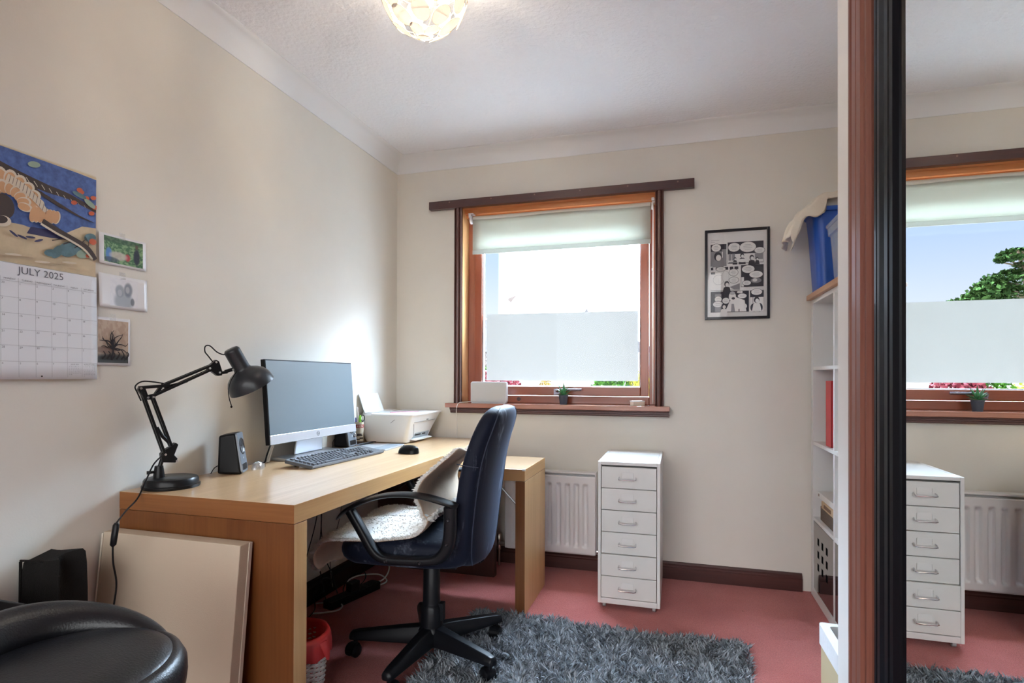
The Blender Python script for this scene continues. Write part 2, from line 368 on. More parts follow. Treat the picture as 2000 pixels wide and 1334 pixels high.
def sph(th, ph, r=PR): return V((r*sin(th)*cos(ph), r*sin(th)*sin(ph), r*cos(th)))
for k in range(8): wire.tube([sph(R(12+156*i/16), k*pi/4, PR-.001) for i in range(17)], .0011, 5)
for th in (40, 75, 105, 140): wire.tube([sph(R(th), 2*pi*i/32, PR-.001) for i in range(33)], .0011, 5, caps=False)
wire.build('frame', brass, pend, smooth=True)
def disc(ax, ay):
    """a slightly domed oval shell disc lying in the local xy plane"""
    m_ = MB(); vs_ = [(0, 0, .12)]; fs = []; N = 20
    for r_, h in ((.5, .09), (.92, .01), (1, -.01)):
        vs_ += [(ax*r_*cos(2*pi*k/N), ay*r_*sin(2*pi*k/N), h) for k in range(N)]
    fs += [(0, 1+k, 1+(k+1) % N) for k in range(N)]
    for q in range(2): fs += [(1+q*N+k, 1+(q+1)*N+k, 1+(q+1)*N+(k+1) % N, 1+q*N+(k+1) % N) for k in range(N)]
    m_.add(vs_, fs); m_.mat(1).tube([(ax*cos(2*pi*k/20), ay*sin(2*pi*k/20), -.0004) for k in range(21)], .024, 4, sx=.5, caps=False)
    return m_
first = None; random.seed(3)
rows = [(168, 3, .026), (143, 7, .033), (115, 9, .036), (87, 10, .037), (59, 9, .036), (33, 6, .033)]
for th, cnt, sz in rows:
    for k in range(cnt):
        ph = 2*pi*(k+.5*(rows.index((th, cnt, sz)) % 2))/cnt+random.uniform(-.08, .08)
        if first is None: first = disc(1.0, 1.0).build('shell_disc', [shell, P('tan wire edge', (.36, .27, .15), .5)], pend, smooth=True, ang=180); o = first
        else: o = first.copy(); C.objects.link(o); o.parent = pend
        nrm = sph(R(th), ph, 1); up = V((0, 0, 1)) - nrm*nrm.z; up.normalize() if up.length > .01 else None
        up = (Matrix.Rotation(random.uniform(-.5, .5), 3, nrm) @ up); xx = up.cross(nrm).normalized(); nrm2 = (nrm+V([random.uniform(-.1, .1) for _ in range(3)])).normalized()
        yy = nrm2.cross(xx).normalized(); xx = yy.cross(nrm2)
        mm = Matrix((xx*sz*.78, yy*sz*random.uniform(1.0, 1.2), nrm2*.035)).transposed().to_4x4(); mm.translation = sph(R(th), ph, PR+random.uniform(0, .003)); o.matrix_local = mm
MB().cyl(.02, -.05, .03, (0, 0, .09), n=16).cyl(.004, .08, HC-PC.z-.005, n=8).cyl(.045, HC-PC.z-.02, HC-PC.z, n=24).build('cord', white_paint, pend, smooth=True)
bulb = MB().lathe([(0, -.05), (.018, -.045), (.029, -.025), (.03, -.008), (.022, .015), (.013, .035), (.013, .05), (0, .05)], 20)
bulb.build('bulb', P('lit bulb', (1, .9, .75), .5, emit=((1.0, .82, .6), 1.5)), pend, smooth=True)
lt = bpy.data.lights.new('bulb_light', 'POINT'); lt.energy = 11; lt.color = (1, .88, .73); lt.shadow_soft_size = .05
lo = bpy.data.objects.new('bulb_light', lt); C.objects.link(lo); lo.parent = pend; lo.location = (0, 0, -.01)
# ================= desk and sliding return
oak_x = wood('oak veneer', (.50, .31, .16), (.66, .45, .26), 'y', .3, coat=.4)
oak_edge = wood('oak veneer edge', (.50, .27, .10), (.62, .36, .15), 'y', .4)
oak_end_shade = wood('shaded oak veneer end band', (.20, .072, .018), (.29, .115, .034), 'x', .4)  # darker copy of the oak: shade on the end face put in the colour
oak_up_shade = wood('shaded upright oak veneer', (.125, .037, .008), (.185, .066, .016), 'z', .4)  # shaded copy of the upright oak, for faces turned from the window
oak_up_lit = wood('lit upright oak veneer', (.50, .28, .11), (.64, .40, .19), 'z', .38)  # lit copy of the same upright oak, for the side faces
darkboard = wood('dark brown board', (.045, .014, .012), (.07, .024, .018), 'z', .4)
DX, DY0, DY1, DZ = -1.017, 1.329, 3.085, .711
def strips(mb_list, name, p, mt, **k): return kid(mb_list, name, mt, p, **k)
desk = thing('desk', 'long oak veneer desk along the left wall, holding the computer', 'desk', (-1.34, 2.2, 0))
T = DZ-.053
tb = MB().box(XL+.012, DX, DY0, DY1, T, DZ); o = kid(tb, 'tabletop', [oak_x, oak_edge, oak_end_shade], desk, bevel=.0012)
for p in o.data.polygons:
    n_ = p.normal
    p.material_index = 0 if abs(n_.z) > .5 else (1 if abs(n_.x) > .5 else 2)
lg = kid(bx(XL+.012, DX+.0005, DY0+.0005, DY0+.057, 0, T-.0012), 'leg_panel', [oak_up_shade, oak_up_lit], desk, bevel=.0012)
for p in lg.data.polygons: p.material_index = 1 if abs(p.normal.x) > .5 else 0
kid(bx(XL+.012, DX, DY1-.05, DY1, 0, T-.0012), 'leg_panel', oak_up_shade, desk)
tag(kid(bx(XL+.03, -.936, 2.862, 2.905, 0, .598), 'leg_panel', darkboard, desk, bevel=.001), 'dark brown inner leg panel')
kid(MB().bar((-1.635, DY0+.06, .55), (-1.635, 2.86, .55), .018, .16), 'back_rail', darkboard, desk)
ret = thing('sliding_desk', 'low oak return slid half out from under the long desk', 'desk', (-.9, 2.64, 0))
RX, RY0, RY1, RZ = -.655, 2.44, 2.84, .653
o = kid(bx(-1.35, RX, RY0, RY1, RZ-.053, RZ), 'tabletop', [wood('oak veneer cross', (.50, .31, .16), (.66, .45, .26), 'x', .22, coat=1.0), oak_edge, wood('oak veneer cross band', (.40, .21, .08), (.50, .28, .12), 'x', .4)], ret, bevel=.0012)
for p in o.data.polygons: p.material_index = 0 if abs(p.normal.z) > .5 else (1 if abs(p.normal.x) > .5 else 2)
lg = kid(bx(RX-.044, RX+.0005, RY0, RY1, 0, RZ-.0545), 'leg_panel', [oak_up_shade, oak_up_lit], ret, bevel=.0012)
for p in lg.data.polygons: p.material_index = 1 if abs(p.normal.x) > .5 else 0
kid(MB().tube([(-.93, 2.70, .60), (-.70, 2.70, .365)], .005, 8), 'brace', P('steel rod', (.35, .35, .38), .3, .9), ret, smooth=True)
kid(MB().box(-.668, -.6545, 2.4395, 2.452, .6465, .6545), 'chip', P('bare white chip', (.75, .75, .72), .7), ret)

# ================= drawer tower
wm = P('white enamel steel', (.74, .74, .73), .32, coat=.2, var=.02, vscale=4)
wm2 = P('white enamel drawer front', (.70, .70, .68), .36, var=.025, vscale=5)
chrome = P('satin chrome', (.72, .72, .74), .22, 1.0)
dt = thing('drawer_cabinet', 'narrow white metal drawer cabinet with six drawers beside the radiator', 'drawer cabinet', (-.214, 2.855, 0))
x0, y0, y1 = -.354, 2.627, 3.083
f = MB().box(x0, x0+.014, y0, y1, .0247, .679).box(x0+.266, x0+.28, y0, y1, .0247, .679).box(x0+.014, x0+.266, y0, y1, .663, .679).box(x0+.014, x0+.266, y1-.004, y1, .0247, .663).box(x0+.014, x0+.266, y0, y1-.004, .0247, .05)
kid(f, 'body', wm, dt, bevel=.002)
for k in range(6):
    zt = .655-.1005*k; yo = y0+.002 if k < 4 else y0-.006
    d = kid(bx(x0+.0165, x0+.2635, yo, y1-.03, zt-.0975, zt), 'drawer', wm2, dt, bevel=.0018)
    hz = zt-.052; cx = x0+.135
    h = MB().tube([(cx-.037, yo+.001, hz+.006), (cx-.039, yo-.012, hz+.003), (cx-.038, yo-.021, hz-.002), (cx-.030, yo-.024, hz-.003), (cx+.030, yo-.024, hz-.003), (cx+.038, yo-.021, hz-.002), (cx+.039, yo-.012, hz+.003), (cx+.037, yo+.001, hz+.006)], .0027, 8)
    subkid(h, 'handle', chrome, d, smooth=True)
    q = MB().box(cx-.027, cx-.0255, yo-.003, yo, hz+.001, hz+.026).box(cx+.0255, cx+.027, yo-.003, yo, hz+.001, hz+.026).box(cx-.027, cx+.027, yo-.003, yo, hz, hz+.0018).box(cx-.025, cx+.025, yo-.0012, yo, hz, hz+.0285)
    subkid(q, 'label_holder', wm, d)
for sx in (x0+.02, x0+.245):
    for yy in (y0+.03, y1-.04): kid(MB().cyl(.0115, 0, .014, (sx, yy, .0125), 'x', 16).box(sx+.002, sx+.012, yy-.004, yy+.004, .014, .026), 'caster', P('grey nylon caster', (.35, .35, .36), .5), dt, smooth=True)

# ================= radiator
rw = P('radiator enamel', (.72, .71, .72), .3, coat=.3)
rad = thing('radiator', 'white ribbed panel radiator under the window', 'radiator', (-.69, 3.09, 0))
rx0, rx1, rz0, rz1, ry = -.935, -.418, .10, .556, 3.045
prof = []; n_r = 9; step = (rx1-rx0-.07)/n_r
def rz_(x):
    t = ((x-(rx0+.035)) % step)/step
    if x < rx0+.03 or x > rx1-.03: return 0
    return .011*max(0, min(1, (abs(t-.5)-.20)/.12)) if True else 0
m_ = MB(); NX, NZ = 9*12+6, 22
def rf(u, v_):
    x = rx0+.004+(rx1-rx0-.008)*u; z = rz0+.01+(rz1-rz0-.035)*v_
    e = max(0, min(1, (min(v_-.085, .90-v_))/.03)); t = ((x-(rx0+.035)) % step)/step
    ins = 1 if rx0+.035 < x < rx1-.035 else 0
    return (x, ry - .006 + .020*e*ins*(1-max(0, min(1, (abs(t-.5)-.18)/.1))), z)
m_.grid(rf, NX, 60)
kid(m_, 'front_panel', rw, rad, smooth=True, ang=75, solid=.002, off=0)
b_ = MB(); b_.prism(rrect(rx0, rx1, rz0, rz1-.02, .018), ry+.016, ry+.04, 'y'); kid(b_, 'rear_panel', rw, rad, bevel=.003)
kid(MB().box(rx0+.005, rx1-.005, ry-.006, ry+.05, rz1-.014, rz1-.004).box(rx0+.002, rx0+.008, ry-.008, ry+.05, rz1-.05, rz1).box(rx1-.008, rx1-.002, ry-.008, ry+.05, rz1-.05, rz1), 'top_grille', rw, rad, bevel=.002)
for q in (rx0+.06, rx1-.09): kid(bx(q, q+.03, ry+.03, YB, .2, .5), 'bracket', rw, rad)
kid(MB().cyl(.012, 0, .04, (-.975, 3.06, .125), 'x').cyl(.011, -.035, .03, (-.972, 3.06, .125), 'z').tube([(-.972, 3.06, .10), (-.972, 3.06, .002)], .0075, 10).lathe([(.010, 0), (.017, .004), (.017, .03), (.012, .036), (0, .036)], 16, (-.972, 3.06, .145)), 'valve', P('brass and nickel valve', (.55, .5, .45), .3, .9), rad, smooth=True)
kid(MB().cyl(.010, 0, .045, (rx1, 3.06, .125), 'x').tube([(rx1+.03, 3.06, .14), (rx1+.03, 3.06, .002)], .0075, 10), 'pipe', chrome, rad, smooth=True)

# ================= picture frame
blk = P('black lacquer', (.012, .012, .018), .3, coat=.3); ink = P('black ink', (.03, .03, .045), .7); pap = P('white paper', (.80, .80, .79), .8); greyi = P('grey tone ink', (.27, .27, .29), .8)
lin = P('fine grey ink', (.42, .42, .44), .8)
pf_ = thing('framed_picture', 'black framed comic page hanging right of the window', 'picture', (.2935, YB, 1.605))
a0, a1, c0, c1 = .137, .450, 1.371, 1.839; fw = .013
kid(MB().box(a0, a0+fw, YB-.018, YB, c0, c1).box(a1-fw, a1, YB-.018, YB, c0, c1).box(a0+fw, a1-fw, YB-.018, YB, c0, c0+fw).box(a0+fw, a1-fw, YB-.018, YB, c1-fw, c1), 'frame', blk, pf_, bevel=.001)
pr_ = MB().mat(0).box(a0+fw, a1-fw, YB-.008, YB-.002, c0+fw, c1-fw)
PW, PH = a1-a0-2*fw, c1-c0-2*fw; LY = [YB-.0081]
def pt_(u, v_): return (a0+fw+PW*u, LY[0], c0+fw+PH*v_)
def poly(m_, uv, mi): LY[0] -= .00004; m_.mat(mi).add([pt_(*q) for q in uv], [tuple(range(len(uv)))])
def rect(m_, u0, v0, u1, v1, mi): poly(m_, [(u0, v0), (u1, v0), (u1, v1), (u0, v1)], mi)
def ell(m_, u, v_, ru, rv, mi): poly(m_, [(u+ru*cos(2*pi*k/22), v_+rv*sin(2*pi*k/22)) for k in range(22)], mi)
def balloon(u, v_, ru, rv):
    ell(pr_, u, v_, ru+.006, rv+.004, 1); ell(pr_, u, v_, ru, rv, 0)
    n_ = max(2, int(rv/.013))
    for k in range(n_):
        vv = v_+rv*.6*(1-2*(k+.5)/n_); ww = ru*.62*(1-.5*abs(1-2*(k+.5)/n_)); rect(pr_, u-ww, vv-.0022, u+ww, vv+.0022, 4)
def figure(u, v_, s, hair=1, bodym=3):
    poly(pr_, [(u-.9*s, v_-1.3*s), (u+.9*s, v_-1.3*s), (u+.6*s, v_-.3*s), (u, v_-.1*s), (u-.6*s, v_-.3*s)], bodym)
    ell(pr_, u, v_+.2*s, .5*s, .42*s, hair); ell(pr_, u+.08*s, v_+.08*s, .34*s, .28*s, 0)
rect(pr_, .06, .905, .2, .91, 4); rect(pr_, .06, .885, .13, .889, 4)
rect(pr_, .055, .60, .325, .86, 1); rect(pr_, .06, .60, .32, .775, 3); balloon(.15, .82, .08, .045); figure(.18, .69, .13); rect(pr_, .245, .74, .325, .80, 3); rect(pr_, .25, .70, .265, .77, 0)
rect(pr_, .345, .625, .945, .875, 1); rect(pr_, .35, .63, .94, .735, 0); rect(pr_, .36, .66, .41, .74, 3); rect(pr_, .42, .66, .47, .74, 3); balloon(.455, .815, .10, .052); balloon(.685, .81, .135, .06); balloon(.88, .765, .085, .035); rect(pr_, .80, .66, .935, .73, 3)
for q in ((.47, .67, .03), (.59, .70, .045), (.75, .67, .05), (.84, .66, .03)): figure(q[0], q[1], q[2]*1.5, 1, 1)
rect(pr_, .36, .63, .5, .645, 3); ell(pr_, .60, .655, .08, .02, 0)
rect(pr_, .055, .315, .55, .59, 0)
for k in range(6): rect(pr_, .06+.08*k, .555, .10+.085*k, .588, 1)
rect(pr_, .06, .505, .13, .53, 1); balloon(.23, .565, .08, .025); ell(pr_, .19, .44, .095, .06, 4); ell(pr_, .19, .44, .09, .056, 0); ell(pr_, .31, .475, .06, .07, 4); ell(pr_, .31, .475, .056, .066, 0); balloon(.445, .52, .075, .04); balloon(.45, .43, .08, .035)
poly(pr_, [(.38, .35), (.55, .39), (.55, .32), (.45, .32)], 3); figure(.33, .37, .085, 1, 1); rect(pr_, .055, .312, .55, .316, 1)
rect(pr_, .57, .345, .945, .60, 1); rect(pr_, .575, .35, .62, .46, 0); balloon(.69, .55, .105, .045); balloon(.82, .485, .11, .04); balloon(.665, .39, .07, .028); ell(pr_, .82, .415, .09, .03, 3); ell(pr_, .80, .42, .04, .02, 0)
rect(pr_, .055, .055, .70, .30, 1); rect(pr_, .13, .06, .24, .27, 3); balloon(.185, .21, .06, .035); balloon(.18, .15, .085, .035); balloon(.315, .19, .06, .035); poly(pr_, [(.30, .06), (.66, .06), (.63, .19), (.48, .23), (.38, .18)], 0); ell(pr_, .425, .235, .06, .055, 0); ell(pr_, .425, .275, .045, .02, 4); ell(pr_, .44, .215, .03, .014, 1); poly(pr_, [(.40, .06), (.47, .06), (.45, .15), (.41, .15)], 3); figure(.28, .11, .08, 1, 0); balloon(.59, .24, .075, .028); balloon(.55, .285, .05, .014); ell(pr_, .60, .12, .07, .035, 0); rect(pr_, .53, .06, .545, .09, 1)
rect(pr_, .72, .055, .945, .30, 0); rect(pr_, .72, .22, .945, .30, 1); balloon(.83, .28, .09, .035); ell(pr_, .785, .10, .06, .05, 1); ell(pr_, .88, .10, .05, .05, 1); figure(.83, .17, .09, 1, 0); rect(pr_, .765, .15, .772, .24, 1)
kid(pr_, 'comic_page', [pap, ink, greyi, greyi, lin], pf_, norm=False)
kid(bx(a0+fw-.001, a1-fw+.001, YB-.0125, YB-.0115, c0+fw-.001, c1-fw+.001), 'glazing', glassy('picture glazing', fres=.02), pf_)

# ================= roller blind
blind_m = translucent('cream blind fabric', (.78, .77, .70), (.48, .49, .44), .5)
bl = thing('roller_blind', 'cream roller blind pulled a quarter of the way down the window', 'blind', (-.66, 3.17, 2.02))
kid(MB().cyl(.021, -1.172, -.142, (0, 3.172, 2.008), 'x', 24), 'roller', P('cream fabric roll', (.70, .68, .60), .8), bl, smooth=True)
fb = MB(); fb.grid(lambda u, v_: (-1.187+1.054*u if False else -1.172+1.03*u, 3.152+.0006*sin(9*u), 1.822+.186*v_), 20, 6); kid(fb, 'fabric', blind_m, bl, solid=.0006, smooth=True)
kid(MB().prism(rrect(3.149, 3.156, 1.797, 1.823, .003), -1.172, -.142, 'x'), 'hem_bar', translucent('hem fabric', (.60, .60, .56), (.45, .46, .42), .35), bl, smooth=True)
wp = P('white plastic', (.78, .78, .80), .3, coat=.3)
kid(MB().cyl(.024, -1.192, -1.180, (0, 3.172, 2.008), 'x', 20).box(-1.2, -1.185, 3.155, 3.19, 2.02, 2.045).box(-1.2, -1.17, 3.15, 3.195, 2.040, 2.045), 'bracket', wp, bl, smooth=True)
kid(MB().cyl(.020, -.138, -.127, (0, 3.172, 2.008), 'x', 20).box(-.135, -.12, 3.155, 3.19, 2.02, 2.045), 'bracket', wp, bl, smooth=True)
ch = MB(); ch.tube([(-.131, 3.150, 2.01), (-.130, 3.149, .935), (-.129, 3.156, .925), (-.128, 3.168, .935), (-.128, 3.19, 2.01)], .0018, 6); ch.lathe([(.0, -.009), (.005, -.006), (.005, .006), (0, .009)], 10, (-.130, 3.149, 1.655))
kid(ch, 'cord', wp, bl, smooth=True)
kid(MB().box(-.137, -.122, 3.140, 3.152, 2.028, 2.045), 'cord_guide', wp, bl, bevel=.001)

# ================= things on the sill
rt = thing('router', 'pale grey flat router with rounded corners standing on the windowsill', 'router', (-1.056, 3.125, .9151))
kid(MB().prism(rrect(-1.166, -.946, .9152, 1.041, .012), 3.108, 3.142, 'y'), 'body', P('pale grey plastic', (.60, .60, .61), .4), rt, bevel=.004, seg=3, smooth=True)
kid(MB().prism(rrect(-1.160, -.952, .921, 1.036, .010), 3.1055, 3.112, 'y'), 'face', P('grey front plate', (.50, .50, .50), .45), rt, bevel=.002, smooth=True)
kid(MB().prism(rrect(-1.16, -.952, .9152, .9165, .0005), 3.10, 3.15, 'y'), 'foot', P('pale grey plastic', (.6, .6, .61), .4), rt)
cb = MB().tube(smooth_path([(-1.165, 3.13, .925), (-1.19, 3.12, .921), (-1.215, 3.09, .919), (-1.228, 3.066, .912), (-1.234, 3.058, .88), (-1.240, 3.072, .84), (-1.247, 3.10, .79), (-1.253, 3.112, .74), (-1.256, 3.112, .60)], 6), .0022, 8)
kid(cb, 'cord', P('white cable', (.72, .70, .66), .5), rt, smooth=True)
pot = thing('potted_succulent', 'small spiky green plant in a dark blue grey pot on the windowsill', 'plant', (-.6205, 3.150, .9151))
pm = P('slate blue pot', (.062, .085, .12), .5)
MB().lathe([(0, 0), (.0195, 0), (.0205, .002), (.0265, .046), (.0275, .048), (.0275, .052), (.0255, .052), (.0235, .044), (0, .044)], 28).build('pot', pm, pot, smooth=True)
lm = bpy.data.materials.new('succulent leaf'); lm.use_nodes = True; n = NT(lm.node_tree); tcn = n.node('ShaderNodeTexCoord'); z_ = n.node('ShaderNodeSeparateXYZ', Vector=tcn.outputs['Generated'])
n.l.new(n.mix(n.ramp(z_.outputs[2], .75, 1.0), (.06, .26, .10), (.22, .06, .06)), n.n['Principled BSDF'].inputs['Base Color']); n.n['Principled BSDF'].inputs['Roughness'].default_value = .35
random.seed(11)
def leaf(az_, el, L, w_):
    m_ = MB(); rings = []
    d = V((cos(az_)*cos(el), sin(az_)*cos(el), sin(el))); s = V((-sin(az_), cos(az_), 0)); up = s.cross(d)*-1
    p = V((0, 0, .046))
    for i in range(8):
        t = i/7; ww = w_*(.55+.9*t if t < .35 else (1-t)*1.33+.02); th_ = ww*.35
        c = p + d*L*t + V((0, 0, -1))*L*.25*t*t*cos(el)
        rings.append([tuple(c+s*ww*cos(a)+up*(th_*sin(a)+.35*ww*abs(cos(a)))) for a in [2*pi*k/8 for k in range(8)]])
    return m_.loft(rings)
for ring_, cnt, el, L in ((0, 6, 26, .066), (1, 6, 44, .074), (2, 5, 66, .084), (3, 1, 86, .088)):
    for k in range(cnt):
        leaf(2*pi*k/cnt+ring_*.55+.2, R(el+random.uniform(-5, 5)), L*random.uniform(.85, 1.1), .0088).build('leaf', lm, pot, smooth=True, ang=180)
wb = thing('small_box', 'tiny cream box lying at the right end of the windowsill', 'box', (-.208, 3.12, .9151), .55)
MB().box(-.034, .034, -.02, .02, 0, .025).build('body', P('cream card', (.72, .62, .50), .6), wb, bevel=.002)
MB().box(-.035, .035, -.021, .021, .0205, .027).build('lid', P('white card', (.78, .76, .72), .6), wb, bevel=.001)
# ================= on the desk
DZ1 = DZ+.0003
black_p = P('black plastic', (.006, .006, .007), .35); black_m = P('matte black metal', (.008, .008, .009), .35, coat=.08); greyp = P('dark grey plastic', (.085, .09, .10), .4)
silver = P('silver plastic', (.62, .63, .66), .28, .6)
# monitor
mon = thing('monitor', 'wide computer monitor with silver chin, switched off', 'monitor', (-1.575, 2.16, DZ1))
def mtilt(p):
    """tilt back about the bottom front edge"""
    a = R(4.5); x, y, z = p; zz = z-.80; xx = x+1.540; return (-1.540+xx*cos(a)-zz*sin(a), y, .80+xx*sin(a)+zz*cos(a))
def tb_(mb): mb.v = [mtilt(p) for p in mb.v]; return mb
my0, my1 = 1.862, 2.478
kid(tb_(MB().box(-1.560, -1.540, my0, my1, .795, 1.137).loft([[(-1.560, my0+.03, .83), (-1.560, my1-.03, .83), (-1.560, my1-.03, 1.10), (-1.560, my0+.03, 1.10)], [(-1.588, my0+.12, .87), (-1.588, my1-.12, .87), (-1.588, my1-.12, 1.05), (-1.588, my0+.12, 1.05)]])), 'body', black_p, mon, bevel=.002)
scr = P('dark matte screen', (.09, .12, .14), .40, spec=1.0)  # reflected window haze lifted into the base colour
kid(tb_(bx(-1.5405, -1.5390, my0+.005, my1-.004, .834, 1.132)), 'screen', scr, mon)
kid(tb_(bx(-1.5410, -1.5355, my0+.003, my1, .796, .833)), 'chin', silver, mon, bevel=.001)
lg_ = MB(); cy, cz = 2.17, .8145
lg_.tube([(-1.5352, cy+.0095*cos(2*pi*k/28), cz+.0095*sin(2*pi*k/28)) for k in range(29)], .0007, 4, caps=False)
vs_, fs = text_mesh('hp', .016, 'CENTER'); lg_.add([(-1.5350, cy+x*.95+.25*y-.001, cz+y-.0045) for x, y, z in vs_], fs)
kid(tb_(lg_), 'logo', P('grey logo', (.12, .12, .13), .4), mon, norm=False)
kid(MB().loft([[(-1.615, 2.10, DZ1+.014), (-1.615, 2.30, DZ1+.014), (-1.605, 2.30, DZ1+.014), (-1.605, 2.10, DZ1+.014)], [(-1.600, 2.11, .87), (-1.600, 2.28, .87), (-1.588, 2.28, .87), (-1.588, 2.11, .87)], [(-1.585, 2.12, .96), (-1.585, 2.27, .96), (-1.572, 2.27, .96), (-1.572, 2.12, .96)]]), 'stand', P('brushed silver', (.58, .59, .62), .3, .9), mon, bevel=.003)
kid(MB().loft([[(-1.645, 2.00, DZ1), (-1.645, 2.385, DZ1), (-1.44, 2.355, DZ1), (-1.44, 2.01, DZ1)], [(-1.645, 2.00, DZ1+.014), (-1.645, 2.385, DZ1+.014), (-1.445, 2.355, DZ1+.006), (-1.445, 2.01, DZ1+.006)]]), 'base', P('brushed silver', (.5, .5, .5), .3, .9), mon, bevel=.002)
# keyboard
kb = thing('keyboard', 'full size black keyboard in front of the monitor', 'keyboard', (-1.393, 2.112, DZ1), R(-2.6)+pi/2)
KL, KW = .506, .132   # local x runs along the keyboard towards the far end after the turn
def kz(y): return .012+.019*(y+KW/2)/KW
body = MB().prism([(-KW/2, .005), (-KW/2+.004, .0), (KW/2, .0165), (KW/2, kz(KW/2)), (-KW/2, kz(-KW/2))], -KL/2, KL/2, 'x'); body.build('body', greyp, kb, bevel=.002)
for sx in (-1, 1): bx(sx*(KL/2-.05)-.01, sx*(KL/2-.05)+.01, KW/2-.02, KW/2-.014, 0, .018).build('foot', black_p, kb)
keym = P('key plastic', (.055, .058, .065), .38)
cap = {}
def keycap(w_):
    w_ = round(w_, 4)
    if w_ not in cap:
        m_ = MB().loft([[(-w_/2, -.0075, 0), (w_/2, -.0075, 0), (w_/2, .0075, 0), (-w_/2, .0075, 0)], [(-w_/2+.0018, -.0055, .007), (w_/2-.0018, -.0055, .007), (w_/2-.0018, .006, .007), (-w_/2+.0018, .006, .007)]])
        cap[w_] = m_.build('key', keym, kb); return cap[w_]
    o = cap[w_].copy(); C.objects.link(o); o.parent = kb; return o
U = .0192; ys = [(-.055+.0195*r_+(.004 if r_ == 5 else 0)) for r_ in range(6)]
layout = [[1.25, 1.25, 1.25, 6.25, 1.25, 1.25, 1.25, 1.25], [2.25]+[1]*10+[2.75], [1.75]+[1]*11+[2.25], [1.5]+[1]*12+[1.5], [1]*13+[2], [1, -1, 1, 1, 1, 1, -.5, 1, 1, 1, 1, -.5, 1, 1, 1, 1]]
tilt = math.atan2(.019, KW)
def putkey(w_, x, r_):
    o = keycap(w_*U-.0035); o.location = (x, ys[r_], kz(ys[r_])-.001); o.rotation_euler = (tilt, 0, 0)
for r_, row in enumerate(layout):
    x = -KL/2+.012
    for w_ in row:
        if w_ > 0: putkey(w_, x+w_*U/2, r_)
        x += abs(w_)*U
xn = -KL/2+.012+15.25*U
for r_, cols in ((0, (0, 1, 2)), (1, (1,)), (3, (0, 1, 2)), (4, (0, 1, 2)), (5, (0, 1, 2))):
    for c_ in cols: putkey(1, xn+(c_+.5)*U, r_)
xp = xn+3.25*U
for r_ in range(5):
    for c_ in range(4):
        if (r_, c_) not in ((0, 1), (0, 3), (2, 3)): putkey(1, xp+(c_+.5)*U, r_)
# mouse
mo = thing('computer_mouse', 'black wireless mouse on the desk near the front edge', 'mouse', (-1.200, 2.385, DZ1), R(172))
rings = []
for i in range(13):
    t = i/12; x = -.052+.104*t; w_ = .031*math.sqrt(max(0, 1-(abs(2*t-1))**3.2))+.0015; h = .036*math.sqrt(max(0, 1-(abs(2*t-.9)/1.12)**2.4))+.002
    rings.append([(x, w_*cos(a)*(1 if sin(a) < 0 else 1), max(0, h*sin(a))+.0015) for a in [pi*k/10 for k in range(11)]])
MB().loft(rings).build('body', black_p, mo, smooth=True, ang=60)
MB().cyl(.008, -.003, .003, (.025, 0, .029), 'y', 14).build('wheel', greyp, mo, smooth=True)
# drawing tablet and pen
tab = thing('drawing_tablet', 'thin silver grey drawing tablet between keyboard and printer', 'drawing tablet', (-1.445, 2.535, DZ1), R(4))
MB().prism(rrect(-.095, .095, -.125, .11, .008), 0, .008, 'z').build('body', P('silver grey plastic', (.42, .44, .46), .35, .3), tab, bevel=.0015)
MB().prism(rrect(.02, .092, -.12, .105, .004), .0078, .0086, 'z').build('active_area', P('slate grey surface', (.22, .25, .28), .5), tab)
pen = MB().tube([(-1.545, 2.49, DZ1+.0138), (-1.54, 2.53, DZ1+.014), (-1.53, 2.62, DZ1+.0145), (-1.525, 2.65, DZ1+.0135)], [.0025, .0052, .0055, .003], 10).build('stylus', black_p, smooth=True); tag(pen, 'black stylus pen lying across the back of the drawing tablet', 'pen')
# loudspeakers
def speaker(loc, rz, label, knob):
    s = thing('desk_speaker', label, 'speaker', loc, rz, None)
    W_, D_, Hh = .088, .082, .150
    pr_ = [(-D_/2, .004), (D_/2, 0), (D_/2-.022, Hh), (-D_/2+.004, Hh-.008)]
    MB().prism(pr_, -W_/2, W_/2, 'y').build('body', black_p, s, bevel=.008, seg=3, smooth=True)
    def fp(y, z, d=.0): t = z/Hh; return (D_/2-.022*t+.001+d, y, z+.001)
    fr = MB(); ol = rrect(-W_/2+.003, W_/2-.003, .004, Hh-.003, .008); fr.loft([[fp(y, z, -.004) for y, z in ol], [fp(y, z, .003) for y, z in ol]]); fr.build('front_panel', P('gunmetal plastic', (.20, .22, .25), .35, .4), s, bevel=.001)
    M_ = Matrix.Translation(V(fp(0, .098, .003))) @ Matrix.Rotation(R(8.3), 4, 'Y').inverted() @ Matrix.Identity(4)
    MB().tf(M_).lathe([(.030, 0), (.031, .002), (.028, .003), (.022, -.002), (.010, -.004), (.008, .001), (0, .003)], 28, (0, 0, 0), 'x').build('driver_cone', P('dark speaker cone', (.02, .02, .022), .3, coat=.5), s, smooth=True)
    sl = MB(); ol = rrect(-.03, .03, .012, .034, .004); sl.loft([[fp(y, z, .0025) for y, z in ol], [fp(y, z, .0036) for y, z in ol]]); sl.build('bass_slot', black_p, s)
    lo_ = MB().tf(Matrix.Translation(V(fp(0, .055, .0032)))); lo_.lathe([(.0035, 0), (.0035, .0006), (0, .0006)], 12, (0, 0, 0), 'x'); lo_.build('logo', P('white print', (.7, .7, .7), .5), s)
    if knob: MB().tf(Matrix.Translation(V(fp(.022, .058, .002)))).lathe([(.010, 0), (.010, .009), (.008, .011), (0, .011)], 20, (0, 0, 0), 'x').build('knob', chrome, s, smooth=True)
    return s
s1 = speaker((-1.572, 1.705, DZ1), R(29), 'black desk speaker with grey front between lamp and monitor', False)
